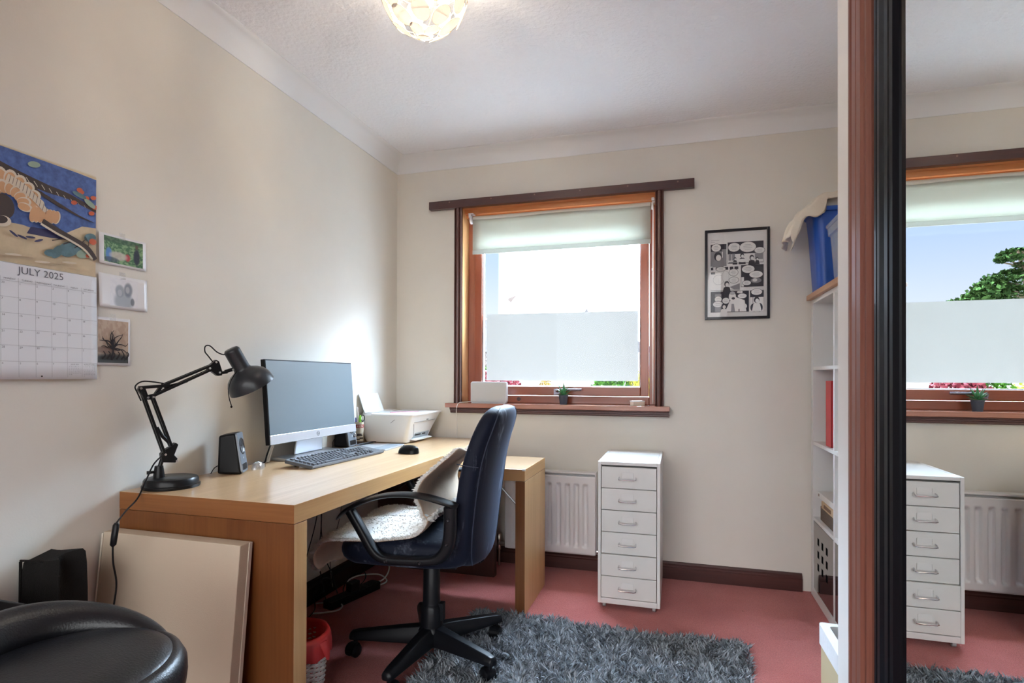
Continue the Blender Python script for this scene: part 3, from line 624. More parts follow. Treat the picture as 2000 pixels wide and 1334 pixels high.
s2 = speaker((-1.618, 2.512, DZ1), R(4), 'black desk speaker half hidden under the right side of the monitor', True)
cab = MB().tube(smooth_path([(-.045, 0, .03), (-.058, -.012, .022), (-.066, -.028, .004)], 5), .0018, 6).build('cord', black_p, s1, smooth=True)
cab = MB().tube(smooth_path([(-.03, -.045, .05), (-.036, -.06, .03), (-.03, -.075, .005), (-.03, -.12, .002), (-.035, -.17, .002)], 5), .0018, 6).build('cord', black_p, s2, smooth=True)
for k, (yy, col) in enumerate(((1.952, 0), (1.965, 1), (1.975, 1))):
    o = MB().tube(smooth_path([(-1.600, yy+.03, .85), (-1.615, yy+.015, .80), (-1.625, yy-.002, .745), (-1.63, yy-.01, .714), (-1.648, yy-.01, .713)], 6), .003, 8).build('monitor_cable', (black_p, P('white cable', (.72, .7, .66), .5))[col], smooth=True)
    tag(o, ('black cable hanging behind the left end of the monitor', 'pale cable hanging behind the left end of the monitor', 'pale cable hanging behind the left end of the monitor')[k], 'cable', 'cables behind the monitor')
# clear plastic piece
gl_ = glassy('clear plastic', (.97, .98, 1.0), .12, .05, .06)
cl = MB()
for sh, yo in ((1.0, 0.0), (.78, .002)):
    cl.loft([[(.017*sh*cos(a)*q, .031*sh*sin(a)*q+yo, .0285*sh*math.sqrt(max(0, 1-q*q))) for a in [2*pi*k/20 for k in range(20)]] for q in (1, .97, .88, .72, .5, .25, .03)], False)
for k in range(5): cl.tube([(.017*cos(t)*.0+.0045*(k-2)*1.2, .029*cos(t), .002+.026*sin(t)*(1-.06*abs(k-2))) for t in [R(8+16.4*i) for i in range(11)]], .0011, 5)
o = cl.build('clear_clip', gl_, loc=(-1.545, 1.805, DZ1), smooth=True); tag(o, 'small clear plastic clip on the desk left of the monitor', 'clip')
# pen cup
cup = thing('pen_cup', 'narrow patterned cup of pens wedged between monitor and printer', 'cup', (-1.612, 2.628, DZ1))
MB().mat(0).lathe([(0, 0), (.024, 0), (.0245, .002), (.0245, .118), (.0225, .118), (.0225, .004), (0, .004)], 28).mat(1).lathe([(.0247, .088), (.0247, .105), (.0246, .105)], 28, closed=True).mat(2).lathe([(.0247, .0), (.0247, .018), (.0246, .018)], 28, closed=True).build('body', [P('beige card', (.52, .46, .36), .6), P('dark red band', (.30, .05, .04), .6), P('brown black print', (.04, .025, .02), .6)], cup, smooth=True)
pm_ = MB()
vs_, fs = text_mesh('KEN', .015, 'CENTER')
def wrap(x, y, z0, off=.0249, a0=-.75): a = a0 + x/.0247; return (off*cos(a), off*sin(a), z0+y)
pm_.add([wrap(x*1.1, y, .0915) for x, y, z in vs_], fs); pm_.build('lettering', P('cream print', (.75, .68, .55), .6), cup, norm=False)
sk_ = MB()
for zz, a, b_ in ((.044, -.02, .012), (.050, -.018, .008), (.030, -.004, .02), (.024, -.02, -.002)):
    for q in range(6): x_ = a+(b_-a)*q/6; sk_.add([wrap(x_, 0, zz), wrap(x_+(b_-a)/6, 0, zz), wrap(x_+(b_-a)/6, .008, zz), wrap(x_, .008, zz)], [(0, 1, 2, 3)])
sk_.build('pattern', P('brown black print', (.04, .025, .02), .6), cup, norm=False)
for nm, lab, cat, col, a, b_, r_ in (
    ('toothbrush', 'white stick with curved top standing tallest in the pen cup', 'brush', (.72, .66, .64), (-.004, -.004, .006), (-.004, -.008, .196), .0045),
    ('marker_pen', 'bright green marker standing in the pen cup', 'pen', (.22, .55, .04), (.006, -.006, .006), (.010, -.004, .155), .006),
    ('marker_pen', 'pale green marker standing in the pen cup', 'pen', (.62, .78, .55), (.004, .008, .006), (.004, .011, .15), .005),
    ('pen', 'blue pen standing behind the green marker in the pen cup', 'pen', (.10, .10, .40), (-.006, -.014, .006), (-.008, -.018, .142), .004)):
    A = V((-1.612, 2.628, DZ1))+V(a); B = V((-1.612, 2.628, DZ1))+V(b_); Mi = (A+B)/2
    o = MB().tube([A, Mi, A+(B-A)*.86, A+(B-A)*.97, B], [r_*.6, r_*.8, r_, r_*.9, r_*.4], 10).build(nm, P('pen '+lab[:9], col, .4), smooth=True); tag(o, lab, cat)
sz = MB(); c_ = V((-1.600, 2.645, DZ1+.137)); sz.tube([(c_.x+.004*cos(a), c_.y+.012*cos(a), c_.z+.016*sin(a)) for a in [2*pi*k/18 for k in range(19)]], .0022, 6, caps=False); sz.bar((-1.601, 2.640, DZ1+.121), (-1.605, 2.630, DZ1+.008), .006, .002)
tag(sz.build('scissors', black_p, smooth=True), 'black scissors with a ring handle standing in the pen cup', 'scissors')

# ================= printer
prn = thing('printer', 'white desktop printer with raised rear paper tray in the corner of the desk', 'printer', (-1.50, 2.88, DZ1))
pwh = P('printer white', (.72, .72, .71), .32, coat=.1); pgy = P('printer grey', (.30, .35, .37), .35)
def ring(x0, x1, y0, y1, z, r): return [(a, b_, z) for a, b_ in rrect(x0, x1, y0, y1, r, 4)]
body = MB().loft([ring(-1.630, -1.385, 2.722, 2.99, DZ1+.004, .02), ring(-1.638, -1.380, 2.715, 3.0, DZ1+.02, .022), ring(-1.646, -1.368, 2.706, 3.03, DZ1+.07, .022), ring(-1.652, -1.350, 2.698, 3.065, DZ1+.125, .018), ring(-1.655, -1.342, 2.695, 3.078, DZ1+.148, .016)])
kid(body, 'body', pwh, prn, smooth=True, ang=50)
kid(MB().loft([ring(-1.585, -1.338, 2.697, 3.085, DZ1+.1485, .012), ring(-1.585, -1.336, 2.696, 3.088, DZ1+.155, .012), ring(-1.58, -1.345, 2.705, 3.078, DZ1+.160, .010)]), 'scanner_lid', P('lid white', (.80, .82, .83), .3, coat=.3), prn, smooth=True, ang=40)
kid(MB().loft([[(-1.650, 2.72, DZ1+.147), (-1.650, 3.05, DZ1+.147), (-1.60, 3.05, DZ1+.147), (-1.60, 2.72, DZ1+.147)], [(-1.652, 2.735, DZ1+.166), (-1.652, 3.03, DZ1+.166), (-1.59, 3.03, DZ1+.162), (-1.59, 2.735, DZ1+.162)]]), 'rear_feed', pwh, prn, bevel=.003)
kid(MB().loft([[(-1.628, 2.705, DZ1+.162), (-1.628, 2.912, DZ1+.162), (-1.622, 2.912, DZ1+.162), (-1.622, 2.705, DZ1+.162)], [(-1.657, 2.690, DZ1+.262), (-1.657, 2.888, DZ1+.265), (-1.651, 2.888, DZ1+.265), (-1.651, 2.690, DZ1+.262)]]), 'paper_tray', P('lid white', (.8, .82, .83), .3), prn, bevel=.001)
def fx(z, d=0): t = (z-DZ1)/.148; return -1.385+.043*min(1, max(0, t))**1.15+d
sl = MB(); sl.loft([[(fx(DZ1+.022, .0), 2.775, DZ1+.022), (fx(DZ1+.022, .0), 2.965, DZ1+.022), (fx(DZ1+.05), 2.975, DZ1+.05), (fx(DZ1+.05), 2.805, DZ1+.05)], [(fx(DZ1+.022, .003), 2.775, DZ1+.022), (fx(DZ1+.022, .003), 2.965, DZ1+.022), (fx(DZ1+.05, .003), 2.975, DZ1+.05), (fx(DZ1+.05, .003), 2.805, DZ1+.05)]])
kid(sl, 'output_slot', pgy, prn)
kid(MB().box(fx(DZ1+.03)+.003, fx(DZ1+.03)+.0065, 2.80, 2.87, DZ1+.036, DZ1+.046).box(fx(DZ1+.03)+.003, fx(DZ1+.03)+.0065, 2.89, 2.93, DZ1+.036, DZ1+.044), 'roller', black_p, prn)
kid(MB().loft([[(-1.378, 2.76, DZ1+.016), (-1.378, 2.985, DZ1+.016), (-1.352, 2.975, DZ1+.012), (-1.352, 2.77, DZ1+.012)], [(-1.378, 2.76, DZ1+.021), (-1.378, 2.985, DZ1+.021), (-1.350, 2.975, DZ1+.017), (-1.350, 2.77, DZ1+.017)]]), 'output_tray', pwh, prn, bevel=.001)
kid(MB().box(fx(DZ1+.12, .0), fx(DZ1+.12, .0025), 2.905, 2.925, DZ1+.116, DZ1+.121).box(fx(DZ1+.1, -.001), fx(DZ1+.1, .001), 2.755, 2.757, DZ1+.04, DZ1+.11).box(fx(DZ1+.113, -.001), fx(DZ1+.113, .0018), 2.757, 3.02, DZ1+.1105, DZ1+.1120), 'button', P('dark print', (.18, .18, .19), .4), prn)
kid(MB().bar((-1.465, 2.699, DZ1+.110), (-1.44, 2.697, DZ1+.128), .0012, .0022), 'scuff', P('dark print', (.18, .18, .19), .4), prn)
kid(MB().box(-1.62, -1.6, 2.74, 2.76, DZ1, DZ1+.005).box(-1.41, -1.395, 2.74, 2.76, DZ1, DZ1+.005).box(-1.41, -1.395, 2.95, 2.97, DZ1, DZ1+.005).box(-1.62, -1.6, 2.95, 2.97, DZ1, DZ1+.005), 'foot', black_p, prn)
o = MB().bar((-1.50, 2.76, DZ1+.1625), (-1.40, 2.90, DZ1+.1625), .006, .002).build('pink_reflection', P('pink reflection', (.80, .30, .45), .6)); tag(o, 'thin pink reflection made as a strip on the printer lid', 'paper')  # pink reflection on the lid, modelled as a thin coloured strip

# ================= desk lamp
lp = thing('desk_lamp', 'black swing arm desk lamp with dome shade and round base', 'desk lamp', (-1.565, 1.437, DZ1))
LU = V((.40, .917, 0)).normalized(); LP0 = V((-1.585, 1.405, 0)); LN = V((LU.y, -LU.x, 0))
def L(s, z, off=0.0): p = LP0+LU*s+LN*off; return V((p.x, p.y, z))
MB().lathe([(0, 0), (.082, 0), (.083, .003), (.083, .009), (.079, .011), (.078, .024), (.074, .030), (.066, .0325), (0, .034)], 48).build('base', black_m, lp, smooth=True, ang=35)
kid(MB().lathe([(.0165, 0), (.0165, .008), (.0125, .036), (.012, .040), (0, .040)], 20, L(.003, DZ1+.030)).tube([L(.003, DZ1+.06), L(.010, .795), L(.017, .815)], .0065, 10).tube([L(-.006, DZ1+.052), L(-.022, DZ1+.052)], [.0045, .0045], 10).lathe([(.0055, 0), (.0055, .010), (0, .010)], 10, L(-.026, DZ1+.047)), 'post', black_m, lp, smooth=True)
def plate(pts, th=.010, off=0):
    m_ = MB(); n_ = len(pts); A = [tuple(L(s, z, off-th/2)) for s, z in pts]; B = [tuple(L(s, z, off+th/2)) for s, z in pts]
    return m_.add(A+B, [tuple(range(n_)), tuple(reversed(range(n_, 2*n_)))]+[((i+1) % n_, i, i+n_, (i+1) % n_+n_) for i in range(n_)])
kid(plate([(.009, .792), (.048, .787), (.054, .800), (.044, .812), (.056, .845), (.048, .852), (.036, .842), (.018, .832), (.006, .820)], .022), 'bracket', black_m, lp, bevel=.002)
def rod(a, b_, off, w_=.0075): return MB().bar(L(*a, off), L(*b_, off), w_, w_, up=LN)
for off in (-.0085, .0085):
    kid(rod((.017, .818), (-.050, 1.028), off), 'lower_arm', black_m, lp, bevel=.001)
    kid(rod((.036, .842), (-.018, 1.003), off), 'lower_arm', black_m, lp, bevel=.001)
kid(MB().tube([L(-.002, .905), L(.012, .875), L(.036, .848)], [.003, .0055, .0055], 10), 'spring', black_m, lp, smooth=True)
kid(plate([(-.058, 1.024), (-.054, 1.036), (-.040, 1.034), (-.030, 1.004), (-.040, .994)], .014), 'elbow_joint', black_m, lp)
kid(plate([(-.040, .993), (-.012, .993), (-.010, 1.003), (.010, 1.030), (.004, 1.036), (-.012, 1.012), (-.038, 1.005)], .014), 'elbow_joint', black_m, lp)
for off in (-.0095, .0095):
    kid(rod((-.052, 1.031), (.030, 1.037), off, .009), 'upper_arm', black_m, lp, bevel=.001)
    kid(rod((.012, 1.038), (.158, 1.104), off), 'upper_arm', black_m, lp, bevel=.001)
    kid(rod((-.020, 1.003), (.158, 1.090), off), 'upper_arm', black_m, lp, bevel=.001)
kid(MB().tube([L(.016, 1.031), L(.055, 1.040), L(.085, 1.050)], [.0055, .0055, .003], 10), 'spring', black_m, lp, smooth=True)
kid(plate([(.146, 1.100), (.146, 1.088), (.158, 1.083), (.178, 1.068), (.192, 1.070), (.192, 1.086), (.182, 1.118), (.172, 1.124), (.160, 1.112)], .020), 'head_joint', black_m, lp, bevel=.002)
kid(MB().bar(L(.186, 1.078), L(.212, 1.082), .012, .010).bar(L(.205, 1.083), L(.232, 1.092), .010, .012), 'head_joint', black_m, lp, bevel=.002)
for s, z in ((.017, .817), (.050, .793), (-.052, 1.029), (-.033, 1.000), (-.018, 1.001), (.150, 1.094), (.170, 1.115), (.182, 1.080), (.226, 1.090)):
    a = L(s, z, .0115); b_ = L(s, z, .0150); kid(MB().tube([a, b_], .0036, 12), 'bolt', chrome, lp, smooth=True)
ax = V((LU.x*.5, LU.y*.5, -.866)).normalized(); c0_ = L(.224, 1.163)
q = ax.to_track_quat('Z', 'Y').to_matrix().to_4x4(); q.translation = c0_
sh = MB().tf(q)
sh.lathe([(0, 0), (.022, .0005), (.0265, .006), (.027, .010), (.0275, .075), (.030, .083), (.050, .094), (.066, .108), (.075, .125), (.079, .146), (.080, .152), (.078, .152), (.073, .130), (.062, .110), (.046, .098), (.024, .09), (0, .09)], 40)
kid(sh, 'lamp_shade', P('dark grey enamel', (.022, .024, .028), .36, spec=.3, coat=.1), lp, smooth=True, ang=50)
kid(MB().tf(q).lathe([(0, .085), (.015, .088), (.02, .105), (.028, .125), (.026, .14), (.012, .148), (0, .149)], 20), 'bulb', P('opal bulb', (.75, .74, .70), .3), lp, smooth=True)
kid(MB().tube(smooth_path([L(.236, 1.085, .02), L(.214, 1.055, .028), L(.205, 1.02, .028), L(.208, .99, .028), L(.215, .966, .028)], 5), .0016, 6).lathe([(0, -.005), (.0045, 0), (0, .005)], 10, L(.215, .962, .028)), 'pull_cord', black_p, lp, smooth=True)
kid(MB().tube(smooth_path([L(.215, 1.148, .0), L(.20, 1.142), L(.178, 1.150), (L(.155, 1.170)), L(.140, 1.168), L(.139, 1.150), L(.150, 1.135), L(.165, 1.115)], 6), .0022, 8), 'cord', black_p, lp, smooth=True)
kid(MB().tube(smooth_path([L(.02, 1.042), L(-.01, 1.048), L(-.045, 1.050), L(-.064, 1.035), L(-.058, 1.015), L(-.048, .99)], 6), .0022, 8), 'cord', black_p, lp, smooth=True)
sw = V((-1.47, 1.170, .635))
kid(MB().tube(smooth_path([L(.012, .818, .012), V((-1.580, 1.386, .79)), V((-1.572, 1.352, .745)), V((-1.555, 1.310, .700)), V((-1.52, 1.245, .68)), V((-1.475, 1.181, .665))], 8), .0024, 8).tube(smooth_path([V((-1.470, 1.166, .607)), V((-1.468, 1.166, .56)), V((-1.466, 1.174, .50)), V((-1.468, 1.166, .43)), V((-1.475, 1.150, .30)), V((-1.49, 1.12, .02)), V((-1.56, 1.05, .006))], 8), .0024, 8), 'power_cord', black_p, lp, smooth=True)
kid(MB().loft([[(-1.470+w_*cos(a), 1.169+w_*sin(a)*.8+dy, z) for a in [2*pi*k/12 for k in range(12)]] for z, w_, dy in ((.604, .004, -.003), (.609, .009, -.002), (.635, .0095, .002), (.660, .009, .006), (.666, .005, .007))]), 'inline_switch', black_p, lp, smooth=True)
# ================= office chair
CH = V((-.90, 1.985, 0)); CR = pi+.09
chair = thing('office_chair', 'dark blue velvet office chair with black arms and a sheepskin on its seat', 'office chair', CH, CR)
vel = bpy.data.materials.new('worn navy velvet'); vel.use_nodes = True; n = NT(vel.node_tree); b = n.n['Principled BSDF']
tcn = n.node('ShaderNodeTexCoord')
n1 = n.node('ShaderNodeTexNoise', Vector=n.node('ShaderNodeMapping', Vector=tcn.outputs['Object'], Scale=(6, 9, 2.2)).outputs[0], Scale=1.6, Detail=5.0, Roughness=.65, Distortion=.8)
n2 = n.node('ShaderNodeTexNoise', Vector=n.node('ShaderNodeMapping', Vector=tcn.outputs['Object'], Scale=(120, 120, 22)).outputs[0], Scale=1.0, Detail=3.0)
f = n.math('MULTIPLY', n.ramp(n1.outputs[0], .54, .74), n.ramp(n2.outputs[0], .25, .75, .25, 1.0))
n.l.new(n.mix(f, (.0055, .0085, .021), (.19, .225, .29)), b.inputs['Base Color']); b.inputs['Roughness'].default_value = .62; b.inputs['Specular IOR Level'].default_value = .2; b.inputs['Sheen Weight'].default_value = .15; b.inputs['Sheen Roughness'].default_value = .35; b.inputs['Sheen Tint'].default_value = (.45, .55, .8, 1)
n.l.new(n.node('ShaderNodeBump', Height=n2.outputs[0], Strength=.2, Distance=.002).outputs[0], b.inputs['Normal'])
def sq(cx, cy, hx, hy, z, e=2.8, n_=28, sx=0.0):
    out = []
    for k in range(n_):
        a = 2*pi*k/n_; c_, s_ = cos(a), sin(a)
        x = hx*math.copysign(abs(c_)**(2/e), c_); y = hy*math.copysign(abs(s_)**(2/e), s_); out.append((cx+x + sx*(1-(y/max(hy, 1e-6))**2), cy+y, z))
    return out
backspec = [(.392, -.172, .012, .08), (.398, -.170, .030, .135), (.415, -.168, .040, .175), (.45, -.168, .045, .205), (.52, -.172, .047, .222), (.60, -.180, .048, .228), (.68, -.190, .048, .229), (.76, -.203, .047, .227), (.83, -.222, .045, .220), (.88, -.240, .044, .212), (.92, -.254, .041, .192), (.945, -.262, .034, .160), (.958, -.266, .022, .118), (.963, -.267, .008, .065)]
bk = MB().loft([sq(x, 0, hx, hy, z, 3.2, 32, -.022) for z, x, hx, hy in backspec]); bko = bk.build('backrest', vel, chair, smooth=True, sub=1, ang=180)
pp = MB()
seam = []
for sgn in (-1, 1):
    pts = [(x-hx*.86-.022*(1-.93**2), sgn*hy*.945, z) for z, x, hx, hy in backspec[2:12]]
    seam.append(pts)
path = seam[1]+[(-.286, .09, .957), (-.289, 0, .960), (-.286, -.09, .957)]+list(reversed(seam[0]))
pp.tube(smooth_path(path, 4), .0022, 6)
ys_ = [(-.203+.047*cos(t)*1.0-.004, .2285, .765) for t in (0, pi)]
pp.tube([(-.165, .222, .772), (-.185, .229, .770), (-.225, .229, .765), (-.240, .222, .763)], .0018, 6)
pp.build('piping', P('navy piping', (.02, .028, .055), .6), bko, smooth=True)
seat = MB().loft([sq(.035, 0, .20, .20, .402, 4, 32), sq(.035, 0, .235, .232, .412, 4, 32), sq(.04, 0, .258, .245, .435, 4, 32), sq(.04, 0, .262, .248, .465, 4, 32), sq(.038, 0, .255, .243, .488, 4, 32), sq(.035, 0, .232, .225, .503, 3.5, 32), sq(.03, 0, .18, .17, .508, 3, 32), sq(.03, 0, .08, .08, .509, 3, 32)])
seat.v = [(x, y, z-.10*max(0, x-.17)) for x, y, z in seat.v]
seat.build('seat', vel, chair, smooth=True, sub=1, ang=180)
bp = P('black chair plastic', (.006, .0065, .009), .40, coat=.05)
MB().box(-.13, .13, -.11, .11, .375, .402).box(-.20, -.13, -.035, .035, .378, .392).loft([[(-.20, -.035, .378), (-.20, .035, .378), (-.215, .035, .392), (-.215, -.035, .392)], [(-.222, -.03, .60), (-.222, .03, .60), (-.23, .03, .60), (-.23, -.03, .60)]]).build('seat_mechanism', bp, chair, bevel=.004)
MB().tube([(.06, -.12, .385), (.06, -.23, .378), (.06, -.27, .372)], .006, 8).build('lever', bp, chair, smooth=True)
# armrest: flattened loop with pad on top
def armrest(sg):
    oy = .272*sg
    loop = [(.198, .611), (.165, .560), (.140, .520), (.120, .488), (.095, .463), (.06, .452), (0, .452), (-.07, .455), (-.115, .465), (-.143, .492), (-.155, .53), (-.158, .58), (-.158, .638)]
    pts = smooth_path([(x, oy, z) for x, z in loop], 5)
    m_ = MB(); rings = []
    N = len(pts)
    for i, p in enumerate(pts):
        t = (pts[min(i+1, N-1)]-pts[max(i-1, 0)]).normalized(); nrm = V((t.z, 0, -t.x)); u = i/(N-1)
        hw = .0145 + .006*(1 if u > .62 else 0)*min(1, (u-.62)/.1) ; hy = .021
        rings.append([tuple(p + nrm*hw*math.copysign(abs(cos(a))**.6, cos(a)) + V((0, 1, 0))*hy*math.copysign(abs(sin(a))**.6, sin(a))) for a in [2*pi*k/14 for k in range(14)]])
    m_.loft(rings)
    ar = m_.build('armrest', bp, chair, smooth=True, ang=60)
    top = smooth_path([(.245, oy, .578), (.225, oy, .598), (.19, oy, .622), (.14, oy, .645), (.08, oy, .664), (.01, oy, .672), (-.06, oy, .669), (-.12, oy, .657), (-.165, oy, .645), (-.182, oy, .640)], 5)
    rings = []; N = len(top)
    for i, p in enumerate(top):
        t = (top[min(i+1, N-1)]-top[max(i-1, 0)]).normalized(); nrm = V((t.z, 0, -t.x)); u = i/(N-1)
        ww = .033*min(1, .35+u*4)*min(1, .5+(1-u)*5); hh = .009*min(1, .3+u*5)
        if nrm.z < 0: nrm = -nrm
        rings.append([tuple(p + nrm*hh*sin(a)*(1 if sin(a) > 0 else .8) + V((0, 1, 0))*ww*cos(a)) for a in [2*pi*k/16 for k in range(16)]])
    MB().loft(rings).build('pad', bp, ar, smooth=True, ang=60)
    bl_ = MB()
    for x, z in ((-.155, .60), (-.152, .53), (-.06, .453), (.05, .452)): MB
    for x, z in ((-.158, .60), (-.152, .52), (-.06, .453), (.06, .452)):
        MB().lathe([(.0065, 0), (.0065, .002), (.004, .004), (0, .0035)], 12, (x, oy+.020*sg, z), 'y').build('screw', P('dark screw', (.03, .03, .035), .25, .6), ar, smooth=True)
for sg in (1, -1): armrest(sg)
# column and star base
MB().cyl(.014, .30, .38, n=20).lathe([(.036, .20), (.033, .215), (.031, .36), (.027, .368), (0, .368)], 28).lathe([(.044, .11), (.041, .19), (.035, .205), (.031, .208)], 28).box(-.05, -.03, -.014, .014, .145, .21).lathe([(.030, .07), (.041, .078), (.041, .105)], 28).build('gas_column', bp, chair, smooth=True, ang=40)
MB().lathe([(.012, 0), (.014, .003), (0, .006)], 12, (.018, .02, .369)).build('cap_screw', chrome, chair, smooth=True)
base = MB().lathe([(0, .050), (.042, .050), (.050, .062), (.052, .112), (.042, .126), (0, .126)], 28).build('base', bp, chair, smooth=True, ang=40)
for k, ad in enumerate((194, 266, 338, 50, 122)):
    a = R(ad)-CR; c_, s_ = cos(a), sin(a)
    def ap_(r, w_, z): return (c_*r - s_*w_, s_*r + c_*w_, z)
    prof_ = [(.030, .036, .060, .124), (.10, .031, .062, .118), (.20, .027, .064, .107), (.285, .024, .066, .097), (.308, .020, .065, .092), (.316, .010, .064, .082)]
    rings = [[ap_(r, w_*sx, z) for sx, z in ((-1, z0), (-1, z0+(z1-z0)*.55), (-.55, z1), (.55, z1), (1, z0+(z1-z0)*.55), (1, z0))] for r, w_, z0, z1 in prof_]
    MB().loft(rings).build('arm', bp, base, bevel=.003, smooth=True)
    wr = .293; ca = a+1.1+k*.9
    ct = V((c_*wr, s_*wr, 0)); ax_ = V((-sin(ca), cos(ca), 0)); off = V((cos(ca), sin(ca), 0))*.012
    m_ = MB()
    for sd in (-1, 1):
        q = ax_.to_track_quat('Z', 'Y').to_matrix().to_4x4(); q.translation = ct+off+ax_*sd*.014+V((0, 0, .0245))
        m_.tf(q).lathe([(0, -.009), (.020, -.009), (.0243, -.006), (.0243, .006), (.020, .009), (0, .009)], 20)
    m_.tf()
    q = ax_.to_track_quat('Z', 'Y').to_matrix().to_4x4(); q.translation = ct+off+V((0, 0, .0245))
    m_.tf(q).cyl(.005, -.02, .02, n=8); m_.tf().tube([ct+V((0, 0, .03)), ct+V((0, 0, .07))], .008, 10)
    hood = [[tuple(ct+off+V((0, 0, .0265))+ax_*w_+(V((cos(ca), sin(ca), 0))*cos(t)+V((0, 0, 1))*sin(t))*.0275) for w_ in (-.012, .012)] for t in [R(-10+20*i) for i in range(11)]]
    for i in range(10): m_.add([hood[i][0], hood[i][1], hood[i+1][1], hood[i+1][0]], [(0, 1, 2, 3)])
    m_.build('caster', bp, base, smooth=True, ang=45)

# ================= sheepskin thrown over the seat
skin = thing('sheepskin', 'white sheepskin draped over the seat and up the back of the office chair', 'sheepskin', CH, CR)
prof_s = smooth_path([(.352, 0, .372), (.345, 0, .415), (.332, 0, .462), (.300, 0, .498), (.24, 0, .516), (.15, 0, .524), (.05, 0, .528), (-.03, 0, .540), (-.068, 0, .575), (-.058, 0, .620), (-.040, 0, .665), (-.050, 0, .710), (-.095, 0, .752), (-.142, 0, .788), (-.160, 0, .806)], 5)
NV = len(prof_s)-1
random.seed(5); np.random.seed(5)
def edge(v_):   # half widths along the length of the hide
    return .222+.022*sin(3*v_+1)+.018*sin(11*v_)+.010*sin(27*v_) - (.05*max(0, .12-v_)/.12) - (.07*max(0, v_-.86)/.14)
def skin_pt(u, v_, lift=0.0):
    i = min(NV-1, int(v_*NV)); t = v_*NV-i; p = prof_s[i].lerp(prof_s[i+1], t); e = edge(v_)
    y = (2*u-1)*e; bulge = max(0, 1-abs(v_-.38)/.2)
    near = max(0, (u-.62)/.38); y = y + .03*bulge*near      # near side sags out over the seat edge
    z = p.z + .006*sin(9*u+5*v_)+.004*sin(17*u-9*v_) - .022*near**2*bulge
    z -= .03*max(0, (.3-u)/.3)**2*bulge
    x = p.x + .006*sin(7*u+13*v_) + (.012*near**2+.01*max(0, (.25-u)/.25) if v_ > .6 else 0)
    return V((x, y, z))
hm = P('tan leather hide', (.62, .47, .34), .75, var=.08, vscale=12)
NU_, NW_ = 26, 60
gm = MB().grid(lambda u, v_: tuple(skin_pt(u, v_)), NU_, NW_)
ho = gm.build('hide', hm, skin, smooth=True, ang=180, solid=.003, off=0, norm=False)
def flz(u, v_):
    p = skin_pt(.01+.98*u, .005+.985*v_); return tuple(p+V((.004 if v_ > .5 else .002, 0, .008 if v_ < .7 else .002)))
MB().grid(flz, NU_, NW_).build('fleece_base', P('white wool', (.84, .83, .80), .9, spec=.1), skin, smooth=True, ang=180, norm=False)
# fleece: thousands of little curved locks on the upper side
NF = 30000; vs_ = np.zeros((NF*5, 3)); fs_ = []
for i in range(NF):
    u, v_ = random.random(), random.random()
    if i % 9 == 0: u = random.choice((0.0, 1.0))+random.uniform(-.01, .01); u = min(1, max(0, u))
    p = skin_pt(u, v_); pu = skin_pt(min(1, u+.01), v_)-skin_pt(max(0, u-.01), v_); pv = skin_pt(u, min(1, v_+.01))-skin_pt(u, max(0, v_-.01))
    nr = pu.cross(pv).normalized()
    if nr.z < 0 and v_ < .6: nr = -nr
    if v_ >= .6 and nr.x < 0: nr = -nr
    if v_ > .6 and i % 3: continue_ = 1
    if v_ < .12 and nr.x < 0: nr = -nr
    wv = V((sin(31*u+9*v_), cos(23*v_+7*u), 0))*.5
    d = (nr*1.25+V([random.gauss(0, .30) for _ in range(3)])+wv*.5+pv.normalized()*-.35).normalized(); h = random.uniform(.008, .015); s_ = d.cross(V((random.random(), random.random(), random.random()))).normalized()*random.uniform(.0018, .0034)
    m1 = p+d*h*.55+V((random.gauss(0, .0015), random.gauss(0, .0015), 0)); tip = p+d*h+V((random.gauss(0, .004), random.gauss(0, .004), -.002))
    vs_[i*5:(i+1)*5] = [p-s_, p+s_, m1+s_*1.3, m1-s_*1.3, tip]; fs_ += [(i*5, i*5+1, i*5+2, i*5+3), (i*5+3, i*5+2, i*5+4)]
me = bpy.data.meshes.new('fleece'); me.from_pydata(vs_.tolist(), [], fs_); me.materials.append(P('white wool', (.84, .83, .80), .9, spec=.1)); o = bpy.data.objects.new('fleece', me); C.objects.link(o); o.parent = skin; o['kind'] = 'stuff'

# ================= rug: grey shaggy pile
rug = thing('rug', 'dark grey shaggy rug on the rose carpet under the chair', 'rug', (-.317, 1.7, 0))
def rugmat():
    m_ = bpy.data.materials.new('grey pile'); m_.use_nodes = True; n = NT(m_.node_tree); b = n.n['Principled BSDF']
    g = n.node('ShaderNodeNewGeometry'); c = n.mix(g.outputs['Random Per Island'], (.08, .094, .11), (.46, .51, .56)); n.l.new(c, b.inputs['Base Color']); b.inputs['Roughness'].default_value = .55; b.inputs['Specular IOR Level'].default_value = .4
    return m_
RX0, RX1, RY0_, RY1_ = -.885, .262, 1.12, 2.418
rng = np.random.default_rng(4)
def rug_in(x, y):
    ex0 = RX0+.012*np.sin(9*y)+.006*np.sin(31*y); ex1 = RX1+.010*np.sin(8*y+1)+.006*np.sin(29*y); ey1 = RY1_+.012*np.sin(7*x)+.008*np.sin(23*x+1)
    cx = np.minimum(x-ex0, ex1-x); cy = ey1-y; corner = (cx < .05) & (cy < .05) & ((cx-.05)**2+(cy-.05)**2 > .05**2)
    return (cx > 0) & (cy > 0) & ~corner
NT_ = 52000; x = rng.uniform(RX0-.02, RX1+.02, NT_); y = rng.uniform(RY0_, RY1_+.02, NT_); k = rug_in(x, y); x, y = x[k], y[k]; NT_ = len(x)
clump = np.sin(38*x+6*np.sin(21*y))*np.sin(41*y+5*np.sin(17*x)); la = 3.1*np.sin(13*x+5*np.sin(9*y))+2.5*np.cos(11*y+4*np.sin(12*x))+rng.normal(0, .7, NT_)
